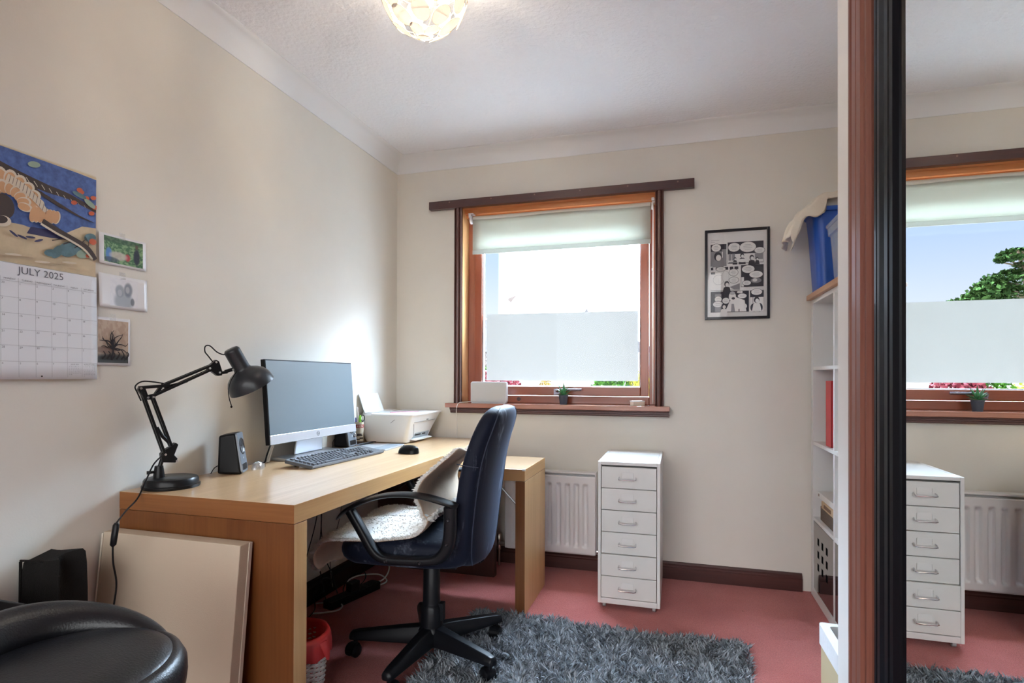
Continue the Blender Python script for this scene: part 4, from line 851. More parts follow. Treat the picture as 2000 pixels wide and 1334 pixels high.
Hh = rng.uniform(.020, .036, NT_)*(1+.25*clump); lean = rng.uniform(.3, 1.1, NT_); dx, dy = np.cos(la)*lean, np.sin(la)*lean; nl = np.sqrt(dx*dx+dy*dy+1); dx, dy, dz_ = dx/nl, dy/nl, 1/nl
wa = rng.uniform(0, 2*pi, NT_); ww = rng.uniform(.0016, .0034, NT_); sx, sy = np.cos(wa)*ww, np.sin(wa)*ww
P0 = np.stack([x, y, np.full(NT_, .002)], 1); D = np.stack([dx, dy, dz_], 1); S = np.stack([sx, sy, 0*sx], 1); Hc = Hh[:, None]
A_ = P0-S*.7; B_ = P0+S*.7; M1 = P0+D*Hc*.6; C_ = M1+S; D_ = M1-S; TP = P0+D*Hc*1.05+np.stack([dx*.008, dy*.008, 0*dx-.003], 1)
Vv = np.stack([A_, B_, C_, D_, TP], 1).reshape(-1, 3); Vv -= np.array([-.317, 1.7, 0])
base_i = np.arange(NT_)*5; me = bpy.data.meshes.new('pile')
tri = np.stack([base_i, base_i+1, base_i+2, base_i, base_i+2, base_i+3, base_i+3, base_i+2, base_i+4], 1).reshape(-1, 3)
me.vertices.add(len(Vv)); me.vertices.foreach_set('co', Vv.ravel()); me.loops.add(tri.size); me.loops.foreach_set('vertex_index', tri.ravel()); me.polygons.add(len(tri)); me.polygons.foreach_set('loop_start', np.arange(0, tri.size, 3)); me.update(calc_edges=True); me.validate()
me.materials.append(rugmat()); o = bpy.data.objects.new('pile', me); C.objects.link(o); o.parent = rug; o['kind'] = 'stuff'
kid(MB().prism([(RX0+.015, RY0_), (RX1-.015, RY0_), (RX1-.015, RY1_-.04), (RX1-.05, RY1_-.018), (RX0+.05, RY1_-.018), (RX0+.015, RY1_-.04)], .0005, .009, 'z'), 'backing', P('grey rug backing', (.10, .11, .12), .95), rug)

# ================= black leather stool in the near corner
SCN = V((-1.052, .745, 0))
stl = thing('stool', 'black leather swivel stool with a low curved back in the near left corner', 'stool', SCN)
lea = P('black leather', (.007, .007, .009), .32, spec=.36, coat=.06, bump=.12, bscale=260, crough=.25)
sR = .193
MB().lathe([(0, .470), (sR-.012, .470), (sR-.002, .480), (sR, .500), (sR-.001, .520), (sR-.010, .537), (sR-.022, .544), (sR-.026, .5425), (sR-.030, .546), (sR-.05, .552), (sR-.10, .555), (0, .556)], 64).build('seat', lea, stl, smooth=True, ang=60)
ringpts = MB(); rings = []
a_start, a_end = 72, 262
for i in range(41):
    t = i/40; a = R(a_start+(a_end-a_start)*t); e = sin(pi*t)**1.15 if 0 < t < 1 else 0; e = max(e, .02)
    hgt = .015+.080*e*(1-.15*cos(pi*t)); thk = .012+.030*e; rad_ = sR-.022+.008*e
    out = []
    for k in range(18):
        b_ = 2*pi*k/18; rr = rad_+thk*cos(b_)*(1.0 if cos(b_) > 0 else .9)+.012*e*max(0, sin(b_)); zz = .530+.5*hgt+ (.5*hgt)*sin(b_) - .01
        out.append((rr*cos(a), rr*sin(a), zz))
    rings.append(out)
MB().loft(rings).build('backrest', lea, stl, smooth=True, ang=180)
MB().cyl(.025, .03, .46, n=24).cyl(.10, .455, .470, n=32).lathe([(0, .0), (.19, 0), (.19, .006), (.06, .03), (.03, .05), (.0, .05)], 48).build('pedestal', chrome, stl, smooth=True, ang=40)

# ================= white box canvas leaning on the desk end
cv = thing('box_canvas', 'large blank cream canvas leaning against the end of the desk', 'canvas', (-1.40, 1.26, 0))
cm = P('cream primed canvas', (.52, .43, .325), .8, bump=.1, bscale=300); cm2 = P('cream canvas edge', (.64, .57, .47), .75)
def cpt(x, d, h):   # d towards the camera, h up along the lean
    lean = .10; return (x, 1.322-.045*0-d-lean*(.605-h*.995), h*.995)
def cbox(x0, x1, d0, d1, h0, h1, m_): 
    p = [cpt(x, d, h) for h in (h0, h1) for d in (d1, d0) for x in (x0, x1)]; return m_.add(p, [(0, 2, 3, 1), (4, 5, 7, 6), (0, 1, 5, 4), (2, 6, 7, 3), (0, 4, 6, 2), (1, 3, 7, 5)])
kid(cbox(-1.645, -1.150, 0, .045, .004, .605, MB()), 'canvas', cm, cv, bevel=.002)
kid(cbox(-1.652, -1.6455, .004, .046, .01, .600, MB()), 'side_flap', cm2, cv, bevel=.001)
kid(cbox(-1.152, -1.1475, .0005, .012, .01, .604, MB()), 'edge_strip', cm2, cv)

# ================= black bag and black box against the left wall
nm = P('black woven fabric', (.0055, .0045, .004), .8, bump=.3, bscale=300)
bag = thing('black_bag', 'black fabric bag with a crumpled top standing by the left wall', 'bag', (-1.57, 1.07, 0))
def bagring(z, i, cr):
    out = []; x0, x1, y0, y1 = -1.642+i, -1.503-i, 1.052+i*.5, 1.125-i*.5
    cor = [(x0, y0), (x1, y0), (x1, y1), (x0, y1)]
    for s_ in range(4):
        a_, b_ = cor[s_], cor[(s_+1) % 4]
        for q in range(6):
            f_ = q/6; x = a_[0]+(b_[0]-a_[0])*f_; y = a_[1]+(b_[1]-a_[1])*f_
            if s_ == 1: x -= cr*.030*sin(pi*f_)
            if s_ == 0: y += cr*.008*sin(2*pi*f_)
            out.append((x, y, z+cr*(.012*max(0, (x+1.60)/.1) + .006*sin(40*y))))
    return out
kid(MB().loft([bagring(.001, 0, 0), bagring(.2, 0, .1), bagring(.40, 0, .2), bagring(.50, .001, .4), bagring(.56, .003, .8), bagring(.585, .006, 1.1), bagring(.592, .012, 1.2)]), 'body', nm, bag, smooth=True, ang=30)
kid(MB().tube([(-1.6425, 1.051, .01), (-1.6415, 1.052, .582)], .0035, 6).tube([(-1.502, 1.051, .01), (-1.503, 1.051, .56)], .003, 6).tube([(-1.6415, 1.052, .585), (-1.60, 1.052, .588), (-1.55, 1.052, .590)], .003, 6), 'seam', nm, bag)
bb = thing('black_box', 'open black plastic box at the left edge beside the stool', 'box', (-1.52, .84, 0))
bw = .008
kid(MB().box(-1.64, -1.42, .74, .74+bw, 0, .548).box(-1.64, -1.42, .925-bw, .925, 0, .548).box(-1.64, -1.64+bw, .74, .925, 0, .548).box(-1.42-bw, -1.42, .74, .925, 0, .548).box(-1.64, -1.42, .74, .925, 0, .50), 'body', black_p, bb, bevel=.002)
kid(MB().box(-1.60, -1.45, .80, .90, .501, .512), 'contents', P('brown card', (.20, .15, .11), .8), bb)

# ================= waste basket
wbk = thing('waste_basket', 'white wicker waste basket with a red liner under the desk', 'waste basket', (-1.150, 1.505, 0))
wk = P('white painted wicker', (.66, .65, .64), .6)
wk_ = MB()
for i in range(34):
    z = .006+i*.0072; r0 = .078+.022*z/.26
    for ph in (0,):
        wk_.tube([((r0+.0035*sin(14*a+pi*i))*cos(a), (r0+.0035*sin(14*a+pi*i))*sin(a), z+.0012*sin(28*a)) for a in [2*pi*k/84 for k in range(85)]], .0036, 5, caps=False)
wk_.build('weave', wk, wbk, smooth=True)
st_ = MB()
for k in range(28): a = 2*pi*k/28; st_.tube([(.078*cos(a), .078*sin(a), .002), (.100*cos(a), .100*sin(a), .255)], .0022, 5)
st_.lathe([(0, .001), (.078, .001), (.078, .005), (0, .005)], 40); st_.build('frame', wk, wbk)
rl = P('red plastic liner', (.52, .035, .035), .4, trans=0.0)
lr = MB(); N = 56
def lring(r_, z, j): return [((r_+j*.003*sin(5*a)+j*.002*sin(13*a))*cos(a), (r_+j*.003*sin(5*a)+j*.002*sin(13*a))*sin(a), z+j*.004*sin(7*a)) for a in [2*pi*k/N for k in range(N)]]
lr.loft([lring(.110, .205, 1.6), lring(.112, .232, .8), lring(.110, .258, .3), lring(.106, .270, .2), lring(.099, .272, .2), lring(.094, .262, .2), lring(.088, .19, .6), lring(.078, .10, 1), lring(.06, .03, 1), lring(.02, .015, 1)], False)
lr.build('liner', rl, wbk, smooth=True, ang=180, norm=False)
MB().loft([[(.107, -.02, .255), (.113, .0, .255), (.112, .012, .25), (.108, .01, .255)], [(.118, -.015, .225), (.124, .0, .222), (.122, .012, .22), (.117, .008, .225)], [(.122, -.004, .20), (.125, .002, .198), (.124, .008, .20), (.121, .004, .20)]]).build('liner_knot', rl, wbk, smooth=True)

# ================= cables under the desk
ck = P('black cable', (.012, .012, .014), .45); cw_ = P('white cable', (.72, .7, .66), .5)
for pts, mt, lab in (
    ([(-1.63, 2.36, .65), (-1.635, 2.335, .50), (-1.63, 2.33, .36), (-1.635, 2.315, .2), (-1.60, 2.30, .10), (-1.57, 2.28, .03)], ck, 'black cable hanging straight down the wall under the desk'),
    ([(-1.63, 2.33, .65), (-1.635, 2.345, .48), (-1.63, 2.33, .34), (-1.63, 2.36, .2), (-1.60, 2.37, .12), (-1.56, 2.36, .03)], ck, 'black cable twisted round its neighbour under the desk'),
    ([(-1.63, 2.345, .65), (-1.635, 2.30, .40), (-1.635, 2.22, .22), (-1.60, 2.13, .08), (-1.55, 2.07, .02)], ck, 'black cable slanting towards the near leg panel under the desk'),
    ([(-1.63, 2.55, .655), (-1.64, 2.53, .50), (-1.64, 2.50, .36), (-1.64, 2.42, .18), (-1.60, 2.38, .05)], P('grey cable', (.2, .18, .17), .5), 'thin grey cable hanging behind the chair seat')):
    tag(MB().tube(smooth_path(pts, 8), .0024, 6).build('cable', mt, smooth=True), lab, 'cable', 'cables hanging under the desk')
lp_ = [(-1.55, 2.33, .012), (-1.54, 2.45, .014), (-1.50, 2.53, .012), (-1.45, 2.56, .012), (-1.44, 2.62, .014), (-1.52, 2.68, .018), (-1.61, 2.63, .02), (-1.625, 2.55, .016), (-1.57, 2.50, .013), (-1.50, 2.54, .018), (-1.46, 2.62, .02), (-1.47, 2.70, .06), (-1.53, 2.72, .14), (-1.58, 2.72, .2)]
tag(MB().tube(smooth_path(lp_, 8), .0038, 8).build('cable', cw_, smooth=True), 'looped white cable on the carpet under the desk', 'cable')
tag(MB().tube(smooth_path([(-1.56, 2.17, .01), (-1.50, 2.20, .012), (-1.47, 2.24, .012), (-1.49, 2.29, .012), (-1.55, 2.29, .014), (-1.60, 2.25, .02)], 8), .0038, 8).build('cable', cw_, smooth=True), 'short curl of white cable beside the waste basket', 'cable')
for q, lab in (([(-1.60, 2.25, .05), (-1.57, 2.31, .08), (-1.60, 2.37, .09), (-1.63, 2.34, .10), (-1.62, 2.26, .06), (-1.57, 2.2, .02), (-1.55, 2.12, .01)], 'black cable looped over the skirting under the desk'), ([(-1.53, 2.40, .01), (-1.50, 2.50, .05), (-1.55, 2.58, .06), (-1.60, 2.54, .05), (-1.58, 2.44, .02), (-1.52, 2.38, .012)], 'black cable circling above the power strip')):
    tag(MB().tube(smooth_path(q, 8), .0026, 6).build('cable', ck, smooth=True), lab, 'cable')
ps = thing('power_strip', 'black power strip lying on the carpet under the desk', 'power strip', (-1.50, 2.40, .001), R(76))
MB().prism(rrect(-.16, .16, -.032, .032, .012), 0, .035, 'z').build('body', black_p, ps, bevel=.003)
for k in range(4): MB().prism(rrect(-.125+.07*k, -.075+.07*k, -.022, .022, .006), .034, .0365, 'z').build('socket', P('black socket', (.02, .02, .02), .5), ps)
MB().prism(rrect(-.03, .03, -.02, .02, .008), .036, .08, 'z').build('plug', black_p, ps, bevel=.004)
# ================= bookcase in the alcove, its open side towards the room
BX0, BX1 = .637, 1.026
bw_ = P('white melamine', (.72, .72, .71), .4, var=.01)
bc = thing('bookcase', 'tall white cube bookcase with black glossy doors in its bottom cells', 'bookcase', (.83, 2.72, 0))
Z_s = [(.0, .043), (.375, .392), (.742, .759), (1.106, 1.122), (1.432, 1.452)]
YA, YC = 2.312, 3.108
kid(MB().box(BX0, BX1, 3.066, YC, 0, 1.452).box(BX0, BX1, YA, YA+.04, 0, 1.452).box(BX0, BX1, YA+.04, 3.066, Z_s[0][0], Z_s[0][1]).box(BX0, BX1, YA+.04, 3.066, *Z_s[4]), 'frame', bw_, bc, bevel=.001)
for a, b_ in Z_s[1:4]: kid(bx(BX0+.001, BX1, YA+.04, 3.066, a, b_), 'shelf', bw_, bc, bevel=.001)
for k in range(4): kid(bx(BX0, BX1, 2.676, 2.694, Z_s[k][1], Z_s[k+1][0]), 'divider', bw_, bc, bevel=.001)
kid(bx(BX1-.004, BX1, YA+.04, 3.066, .04, 1.44), 'back_panel', bw_, bc)
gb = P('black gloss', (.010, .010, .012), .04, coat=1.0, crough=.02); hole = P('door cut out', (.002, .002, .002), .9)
def door(y0, y1):
    ys_ = [y0]; 
    cols = [.255, .47, .685]; hw = .017; W_ = y1-y0
    yc = [y1-W_*c for c in cols]; zc = [.292, .232, .172]
    Ys = sorted([y0, y1]+[v for c in yc for v in (c-hw, c+hw)]); Zs = sorted([.047, .372]+[v for c in zc for v in (c-hw, c+hw)])
    m_ = MB()
    for i in range(len(Ys)-1):
        for j in range(len(Zs)-1):
            if i % 2 == 1 and j % 2 == 1: continue
            m_.box(BX0+.002, BX0+.018, Ys[i], Ys[i+1], Zs[j], Zs[j+1])
    return m_
for y0, y1 in ((2.697, 3.063), (2.356, 2.674)): 
    kid(door(y0, y1), 'door', gb, bc)
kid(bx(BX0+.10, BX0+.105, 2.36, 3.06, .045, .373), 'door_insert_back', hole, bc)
shelf_top = wood('beech board', (.42, .22, .12), (.55, .31, .18), 'y', .4)
o = bx(.618, 1.03, YA-.01, 3.118, 1.4525, 1.477).build('wooden_board', shelf_top, bevel=.001); tag(o, 'pale wooden board lying on top of the white bookcase', 'board')
# binder
for k, (y0, y1, lab) in enumerate(((2.792, 2.84, 'red ring binder in the bookcase, the one nearer the wall corner'), (2.735, 2.785, 'red ring binder behind the bookcase divider, the one further from the corner'))):
    if k: continue
    bnd = thing('ring_binder', 'tall red ring binder standing on the second shelf of the bookcase', 'binder', (.80, 2.84, .7592))
    rd = P('red binder board', (.48, .02, .025), .4)
    kid(MB().box(.650, .93, 2.783, 2.786, .7595, 1.055).box(.650, .93, 2.874, 2.877, .7595, 1.055).box(.650, .653, 2.783, 2.877, .7595, 1.055), 'cover', rd, bnd, bevel=.001)
    kid(bx(.66, .92, 2.80, 2.868, .765, 1.04), 'pages', pap, bnd)
# boxes in the third cell
tray = bx(.655, .95, 2.72, 3.0, .3925, .458).build('brown_box', P('dark woven card', (.14, .10, .075), .8, bump=.5, bscale=200), bevel=.002); tag(tray, 'dark brown textured box at the bottom of the stack in the bookcase', 'box')
g2 = thing('game_box', 'flat tan box with a white end on top of the brown box in the bookcase', 'box', (.80, 2.87, .4585), 0)
kid(bx(.648, .93, 2.715, 2.95, .4587, .492), 'body', P('tan card', (.55, .40, .24), .7), g2, bevel=.001)
kid(bx(.6465, .6480, 2.78, 2.90, .468, .484), 'end_print', P('brown print', (.20, .12, .07), .7), g2)
g3 = thing('game_box', 'white flat box with dark top print, uppermost in the bookcase stack', 'box', (.80, 2.9, .4925))
kid(bx(.652, .92, 2.70, 3.045, .4924, .520), 'body', P('white box card', (.75, .74, .71), .6), g3, bevel=.001)
kid(MB().prism(rrect(.70, .88, 2.74, 2.98, .06), .5200, .5206, 'z'), 'top_print', P('olive black print', (.04, .045, .035), .5), g3)
kid(bx(.6512, .6522, 3.01, 3.025, .500, .512), 'end_print', P('brown print', (.20, .12, .07), .7), g3)

# ---------------- blue tub, cloth, clear storage box on top
tbm = P('blue plastic tub', (.012, .085, .42), .35)
tub = thing('blue_tub', 'deep blue plastic tub on the board above the bookcase', 'tub', (.78, 3.0, 1.477))
def tr(z, x0, x1, y0, y1, r): return [(a, b_, z) for a, b_ in rrect(x0, x1, y0, y1, r, 6)]
kid(MB().loft([tr(1.4775, .632, .92, 2.925, 3.085, .035), tr(1.60, .625, .93, 2.92, 3.092, .038), tr(1.80, .612, .945, 2.912, 3.104, .042), tr(1.842, .609, .948, 2.910, 3.106, .042), tr(1.842, .598, .958, 2.899, 3.117, .05), tr(1.862, .596, .960, 2.897, 3.119, .05), tr(1.864, .604, .952, 2.906, 3.110, .045), tr(1.60, .63, .925, 2.925, 3.087, .035), tr(1.482, .638, .914, 2.932, 3.08, .03)]), 'body', tbm, tub, smooth=True, ang=40)
for xx in (.64, .90): kid(MB().prism([(2.900, 1.842), (2.911, 1.842), (2.912, 1.80)], xx, xx+.003, 'x'), 'rib', tbm, tub)
cl_ = P('cream cotton cloth', (.80, .72, .60), .9, bump=.3, bscale=120)
def cloth(u, v_):
    # u: from hanging end over the rim to the right; v: along y
    pts = [(.505, 1.752), (.520, 1.80), (.545, 1.845), (.585, 1.880), (.635, 1.902), (.69, 1.920), (.75, 1.93), (.82, 1.90)]
    p = u*(len(pts)-1); i = min(int(p), len(pts)-2); t = p-i
    x = pts[i][0]*(1-t)+pts[i+1][0]*t; z = pts[i][1]*(1-t)+pts[i+1][1]*t
    y = 2.885+.215*max(0, (v_-.18)/.82) + .010*sin(9*u+3*v_)
    x += .010*sin(14*v_+5*u)*(1-u) + .006*sin(33*v_); z += .010*sin(11*v_+8*u)+.008*sin(23*u+4*v_)-.03*(1-u)**3 - (.062+.012*sin(13*u))*max(0, (.18-v_)/.18)*(1 if u < .62 else .25)
    return (x, y, z)
o = MB().grid(cloth, 40, 36).build('cloth', cl_, smooth=True, solid=.006, off=0, ang=180); tag(o, 'rumpled cream cloth hanging over the rim of the blue tub', 'cloth')
o = MB().loft([[(x*.98+.012, y, z) for x, y, z in tr(1.868+h, .640+g*.02, .93-g*.03, 2.925+g*.015, 3.10-g*.02, .03)] for h, g in ((0, 0), (.012, .3), (.03, .6), (.045, 1.4), (.055, 3))]).build('folded_bedding', P('white cotton', (.70, .67, .62), .9, bump=.3, bscale=60), smooth=True, ang=60); tag(o, 'folded white bedding filling the top of the blue tub', 'bedding')
clear = glassy('frosted clear plastic', (.93, .96, .99), .08, .15, .22)
sb_ = thing('storage_box', 'clear plastic storage box with lid beside the blue tub', 'storage box', (.80, 2.68, 1.477))
def trr(z, g): return tr(z, .668-g, .93+g, 2.54-g, 2.815+g, .02)
kid(MB().loft([trr(1.4775, 0), trr(1.52, .003), trr(1.70, .014), trr(1.702, .022), trr(1.735, .024)], False).add([(p) for p in tr(1.478, .668, .93, 2.54, 2.815, .02)], [tuple(range(24))]), 'body', clear, sb_, smooth=True, ang=40)
kid(MB().loft([trr(1.735, .026), trr(1.745, .030), trr(1.752, .028), trr(1.757, .010), trr(1.757, -.03)]), 'lid', clear, sb_, smooth=True, ang=35)
kid(MB().prism([(2.60, 1.74), (2.66, 1.74), (2.66, 1.69), (2.60, 1.69)], .650, .660, 'x'), 'clip', wp, sb_, bevel=.002)
for lab, c_, r_, col, cat, nm_ in (('cream ball shaped item showing through the clear storage box', (.715, 2.76, 1.60), .035, (.72, .64, .52), 'ornament', 'wool_ball'), ('pink and white crumpled fabric low in the clear storage box', (.73, 2.72, 1.535), .045, (.68, .40, .40), 'fabric', 'fabric_bundle'), ('pale grey fabric bundle in the middle of the clear storage box', (.80, 2.66, 1.54), .055, (.55, .58, .62), 'fabric', 'fabric_bundle')):
    m_ = MB().lathe([(0, -1), (.55, -.85), (.9, -.4), (1, .05), (.85, .5), (.5, .88), (0, 1)], 18); m_.v = [(c_[0]+x*r_*(1+.12*sin(5*y+9*z)), c_[1]+y*r_*1.1, c_[2]+z*r_*(1+.15*sin(7*x))) for x, y, z in m_.v]
    tag(m_.build(nm_, P(lab[:14], col, .8), smooth=True, ang=180), lab, cat)

# ---------------- paper covered box on the floor by the wardrobe end
pb = thing('paper_box', 'open white paper covered box with a kraft band on the carpet by the wardrobe', 'box', (.60, 1.80, 0))
wpap = P('white wrapping paper', (.74, .75, .76), .6, bump=.3, bscale=25); kraft = P('kraft card', (.50, .41, .25), .75)
kid(MB().box(.434, .77, 1.62, 1.972, .001, .118), 'lower_wrap', wpap, pb, bevel=.004)
kid(MB().box(.4325, .435, 1.615, 1.976, .110, .262).box(.435, .76, 1.972, 1.976, .110, .262).box(.435, .76, 1.616, 1.62, .110, .262), 'band', kraft, pb, bevel=.001)
rim = MB(); o1 = rrect(.428, .775, 1.612, 1.985, .01, 3); i1 = rrect(.452, .75, 1.636, 1.958, .01, 3)
rim.loft([[(x, y, .245+.012*sin(25*y)) for x, y in o1], [(x, y, .296+.003*sin(30*y+9*x)) for x, y in o1], [(x, y, .297+.002*sin(20*y)) for x, y in i1], [(x, y, .262) for x, y in i1]]); kid(rim, 'paper_rim', wpap, pb, smooth=True, ang=40)
kid(MB().box(.45, .755, 1.63, 1.965, .15, .262), 'contents', P('cream paper stack', (.62, .55, .42), .8), pb)
o = MB().tube([(.46, 1.86, .275), (.50, 1.80, .277), (.56, 1.74, .275)], .004, 8).build('cord_scrap', black_p, smooth=True); tag(o, 'dark cord end lying on top of the paper box', 'cord')
# ================= calendar and photographs on the left wall (wall faces +x: reading direction is +y)
def wpoly(m_, pts, off): m_.add([(XL+off, y, z) for y, z in pts], [tuple(range(len(pts)))]); return m_
def wrect(m_, y0, y1, z0, z1, off): return wpoly(m_, [(y0, z0), (y1, z0), (y1, z1), (y0, z1)], off)
cal = thing('wall_calendar', 'wall calendar open at July 2025 with a blue and brown picture above', 'calendar', (XL, 1.105, 1.357))
cpap = P('calendar paper', (.78, .81, .86), .5)
cy0, cy1 = .955, 1.256
m_ = MB(); rows_ = []
def page(z0, z1, off0, off1, curl):
    g = MB(); g.grid(lambda u, v_: (XL+off0+(off1-off0)*(1-v_)+curl*max(0, u-.85)**2*8, cy0+(cy1-cy0)*u, z0+(z1-z0)*v_), 16, 8); return g
kid(page(1.0572, 1.359, .006, .012, .004), 'grid_page', cpap, cal, smooth=True, solid=.001, off=0)
kid(page(1.0575, 1.358, .004, .008, 0), 'back_pages', cpap, cal, solid=.003)
kid(bx(XL+.001, XL+.004, cy0, cy1-.002, 1.36, 1.6595), 'backing', P('cream calendar card', (.66, .60, .48), .7), cal)
# printed picture: blue water, sand, dark frond, shell-like fans, leaves (a plain made-up design)
pic = MB(); OF = [XL*0+.0045]
pm_l = [P('print sand', (.58, .47, .31), .6, var=.12, vscale=14), P('print blue', (.060, .115, .33), .6, var=.28, vscale=60), P('print dark brown', (.045, .028, .025), .6), P('print tan', (.58, .33, .17), .6, var=.1), P('print cream', (.66, .58, .46), .6), P('print teal', (.09, .17, .20), .6, var=.2, vscale=50), P('print orange', (.50, .10, .04), .6), P('print navy', (.03, .03, .10), .6), P('print pale green', (.28, .38, .30), .6)]
def pp_(pts, mi): OF[0] += .00002; pic.mat(mi); wpoly(pic, [(min(cy1-.001, max(cy0, y)), z) for y, z in pts], OF[0])
def pe_(y, z, ry, rz, mi, rot=0, a0=0, a1=360, n_=20): pp_([(y+ry*cos(R(a))*cos(rot)-rz*sin(R(a))*sin(rot), z+ry*cos(R(a))*sin(rot)+rz*sin(R(a))*cos(rot)) for a in [a0+(a1-a0)*k/n_ for k in range(n_+(0 if a1-a0 == 360 else 1))]], mi)
pp_([(cy0, 1.361), (cy1-.001, 1.361), (cy1-.001, 1.656), (cy0, 1.656)], 0)
pp_([(cy0, 1.655), (cy0, 1.46), (1.06, 1.465), (1.12, 1.455), (1.17, 1.47), (1.215, 1.50), (1.256, 1.505), (1.256, 1.648), (1.2, 1.651)], 1)
pp_([(1.07, 1.445), (1.13, 1.447), (1.185, 1.452), (1.15, 1.47), (1.08, 1.465)], 7)
def band(path, w0, w1, mi):
    n_ = len(path); up_, dn = [], []
    for i, (y, z) in enumerate(path):
        j = min(i+1, n_-1); k = max(i-1, 0); ty, tz = path[j][0]-path[k][0], path[j][1]-path[k][1]; l_ = math.hypot(ty, tz); w_ = (w0+(w1-w0)*i/(n_-1))/2
        up_.append((y-tz/l_*w_, z+ty/l_*w_)); dn.append((y+tz/l_*w_, z-ty/l_*w_))
    for i in range(n_-1): pp_([up_[i], up_[i+1], dn[i+1], dn[i]], mi)
sp_ = lambda pts, n_=8: [(p.x, p.y) for p in smooth_path([(a, b_, 0) for a, b_ in pts], n_)]
band(sp_([(.99, 1.602), (1.05, 1.590), (1.12, 1.580), (1.18, 1.575), (1.256, 1.555)]), .034, .010, 2)
for k in range(11): y = 1.03+.019*k; z = 1.592-.0032*k; s_ = .008*(1-k/16); pp_([(y-s_*.3, z+s_), (y+s_*1.2, z-s_), (y+s_*1.35, z-s_*.8), (y, z+s_*1.1)], 4)
for k in range(5): band(sp_([(1.07+.015*k, 1.575-.006*k), (1.12+.02*k, 1.552-.006*k), (1.16+.022*k, 1.535-.004*k)]), .010, .001, 2)
for q in ((1.21, 1.598), (1.225, 1.585), (1.19, 1.562), (1.245, 1.592), (1.25, 1.565), (1.24, 1.545), (1.205, 1.603)): pe_(q[0], q[1], .009, .006, 6, .4)
pe_(1.085, 1.633, .016, .008, 8, .3); pe_(1.235, 1.572, .018, .008, 8, -.5); pe_(1.205, 1.588, .02, .007, 5, -.2)
for k in range(9):   # fan of overlapping cream and tan crescents
    a = R(150-17*k); pe_(1.02+.070*cos(a), 1.515+.062*sin(a), .024, .016, 4, a); pe_(1.02+.066*cos(a), 1.515+.058*sin(a), .021, .013, 3, a)
for k in range(8):
    a = R(140-20*k); pe_(1.02+.044*cos(a), 1.512+.040*sin(a), .018, .012, 4, a); pe_(1.02+.041*cos(a), 1.512+.037*sin(a), .015, .0095, 3, a)
for k in range(7): pe_(1.085+.0095*k, 1.500+.001*k, .010, .024-.0008*k, 4, -.25); pe_(1.0835+.0095*k, 1.500+.001*k, .0085, .023-.0008*k, 3, -.25)
pe_(1.013, 1.500, .026, .032, 2); pe_(1.012, 1.462, .020, .014, 4, .3); pe_(1.008, 1.465, .016, .010, 2, .3)
band(sp_([(1.02, 1.576), (1.06, 1.562), (1.095, 1.535), (1.115, 1.515)]), .024, .012, 4)
for k in range(12): t = k/11; y = 1.025+.088*t; z = 1.575-.058*t**1.6; pp_([(y-.0004, z-.010), (y+.0006, z-.010), (y+.0046, z+.010), (y+.0036, z+.010)], 2)
for lf in ((1.175, 1.425, .030, .020, .5), (1.145, 1.412, .024, .012, .9), (1.205, 1.432, .022, .014, -.2), (1.235, 1.472, .018, .012, .4), (1.13, 1.405, .02, .01, .2)):
    pe_(lf[0], lf[1], lf[2], lf[3], 5, lf[4])
pe_(1.215, 1.42, .02, .012, 8, .4); pe_(1.243, 1.462, .011, .009, 6, .2); pe_(1.228, 1.417, .006, .005, 6)
for wv in range(4): band(sp_([(1.13+.03*wv, 1.44-.004*wv), (1.17+.02*wv, 1.452), (1.22, 1.447+.008*wv)]), .003, .0015, 2)   # wave lines
band(sp_([(1.105, 1.487), (1.14, 1.472), (1.18, 1.458), (1.225, 1.440), (1.250, 1.410)]), .014, .014, 2); band(sp_([(1.100, 1.478), (1.14, 1.462), (1.18, 1.449), (1.215, 1.434), (1.240, 1.410)]), .006, .006, 4)
for k in range(4): pe_(1.035+.02*k, 1.435-.004*(k % 2), .012, .003, 7, -.6+.35*k)
for k in range(7): pe_(1.00+.035*k, 1.375+.006*(k % 3), .02, .003, 4 if k % 2 else 0, .1)
kid(pic, 'picture_page', pm_l, cal, norm=False)
# grid and lettering
def woff(z): return .0063+(.012-.006)*(1-(z-1.0572)/.3018)+.0018
gl = MB(); y_r = 1.2525; pitch = .04075; cols_ = [y_r-pitch*k for k in range(8)]; zr = [1.3120-.0415*k for k in range(7)]
def ln_(y0, y1, z0, z1): gl.add([(XL+woff(z), y, z) for y, z in ((y0, z0), (y1, z0), (y1, z1), (y0, z1))], [(0, 1, 2, 3)])
for c_ in cols_[1:]: ln_(c_-.00035, c_+.00035, 1.063, 1.322)
for z in zr[:6]: ln_(cy0, y_r+.002, z-.00035, z+.00035)
kid(gl, 'grid_lines', P('pale grey print', (.36, .38, .42), .6), cal, norm=False)
tx = MB(); tg = MB()
def put(mb, s_, y, z, size, al='LEFT'):
    vs_, fs = text_mesh(s_, size, al); mb.add([(XL+woff(z+q)+.0002, y+p, z+q) for p, q, _ in vs_], fs)
put(tx, 'JULY 2025', 1.105, 1.3345, .0265, 'CENTER')
for k, nm_ in enumerate(('SATURDAY', 'FRIDAY', 'THURSDAY', 'WEDNESDAY', 'TUESDAY', 'MONDAY', 'SUNDAY')): put(tx, nm_, cols_[k]-pitch/2, 1.3155, .0062, 'CENTER')
for d in range(1, 32):
    q = d+1; wk_i, wd = q//7, q % 7     # 1 July 2025 is a Tuesday (wd 2 from Sunday)
    put(tx, str(d), cols_[7-wd]+.0015, zr[wk_i]-.0078, .0076)
for s_, wd, r_ in (('29', 0, 0), ('30', 1, 0), ('1', 5, 4), ('2', 6, 4), ('3', 0, 5), ('4', 1, 5), ('5', 2, 5), ('6', 3, 5), ('7', 4, 5)): put(tg, s_, cols_[7-wd]+.0015, zr[r_]-.0078, .0076)
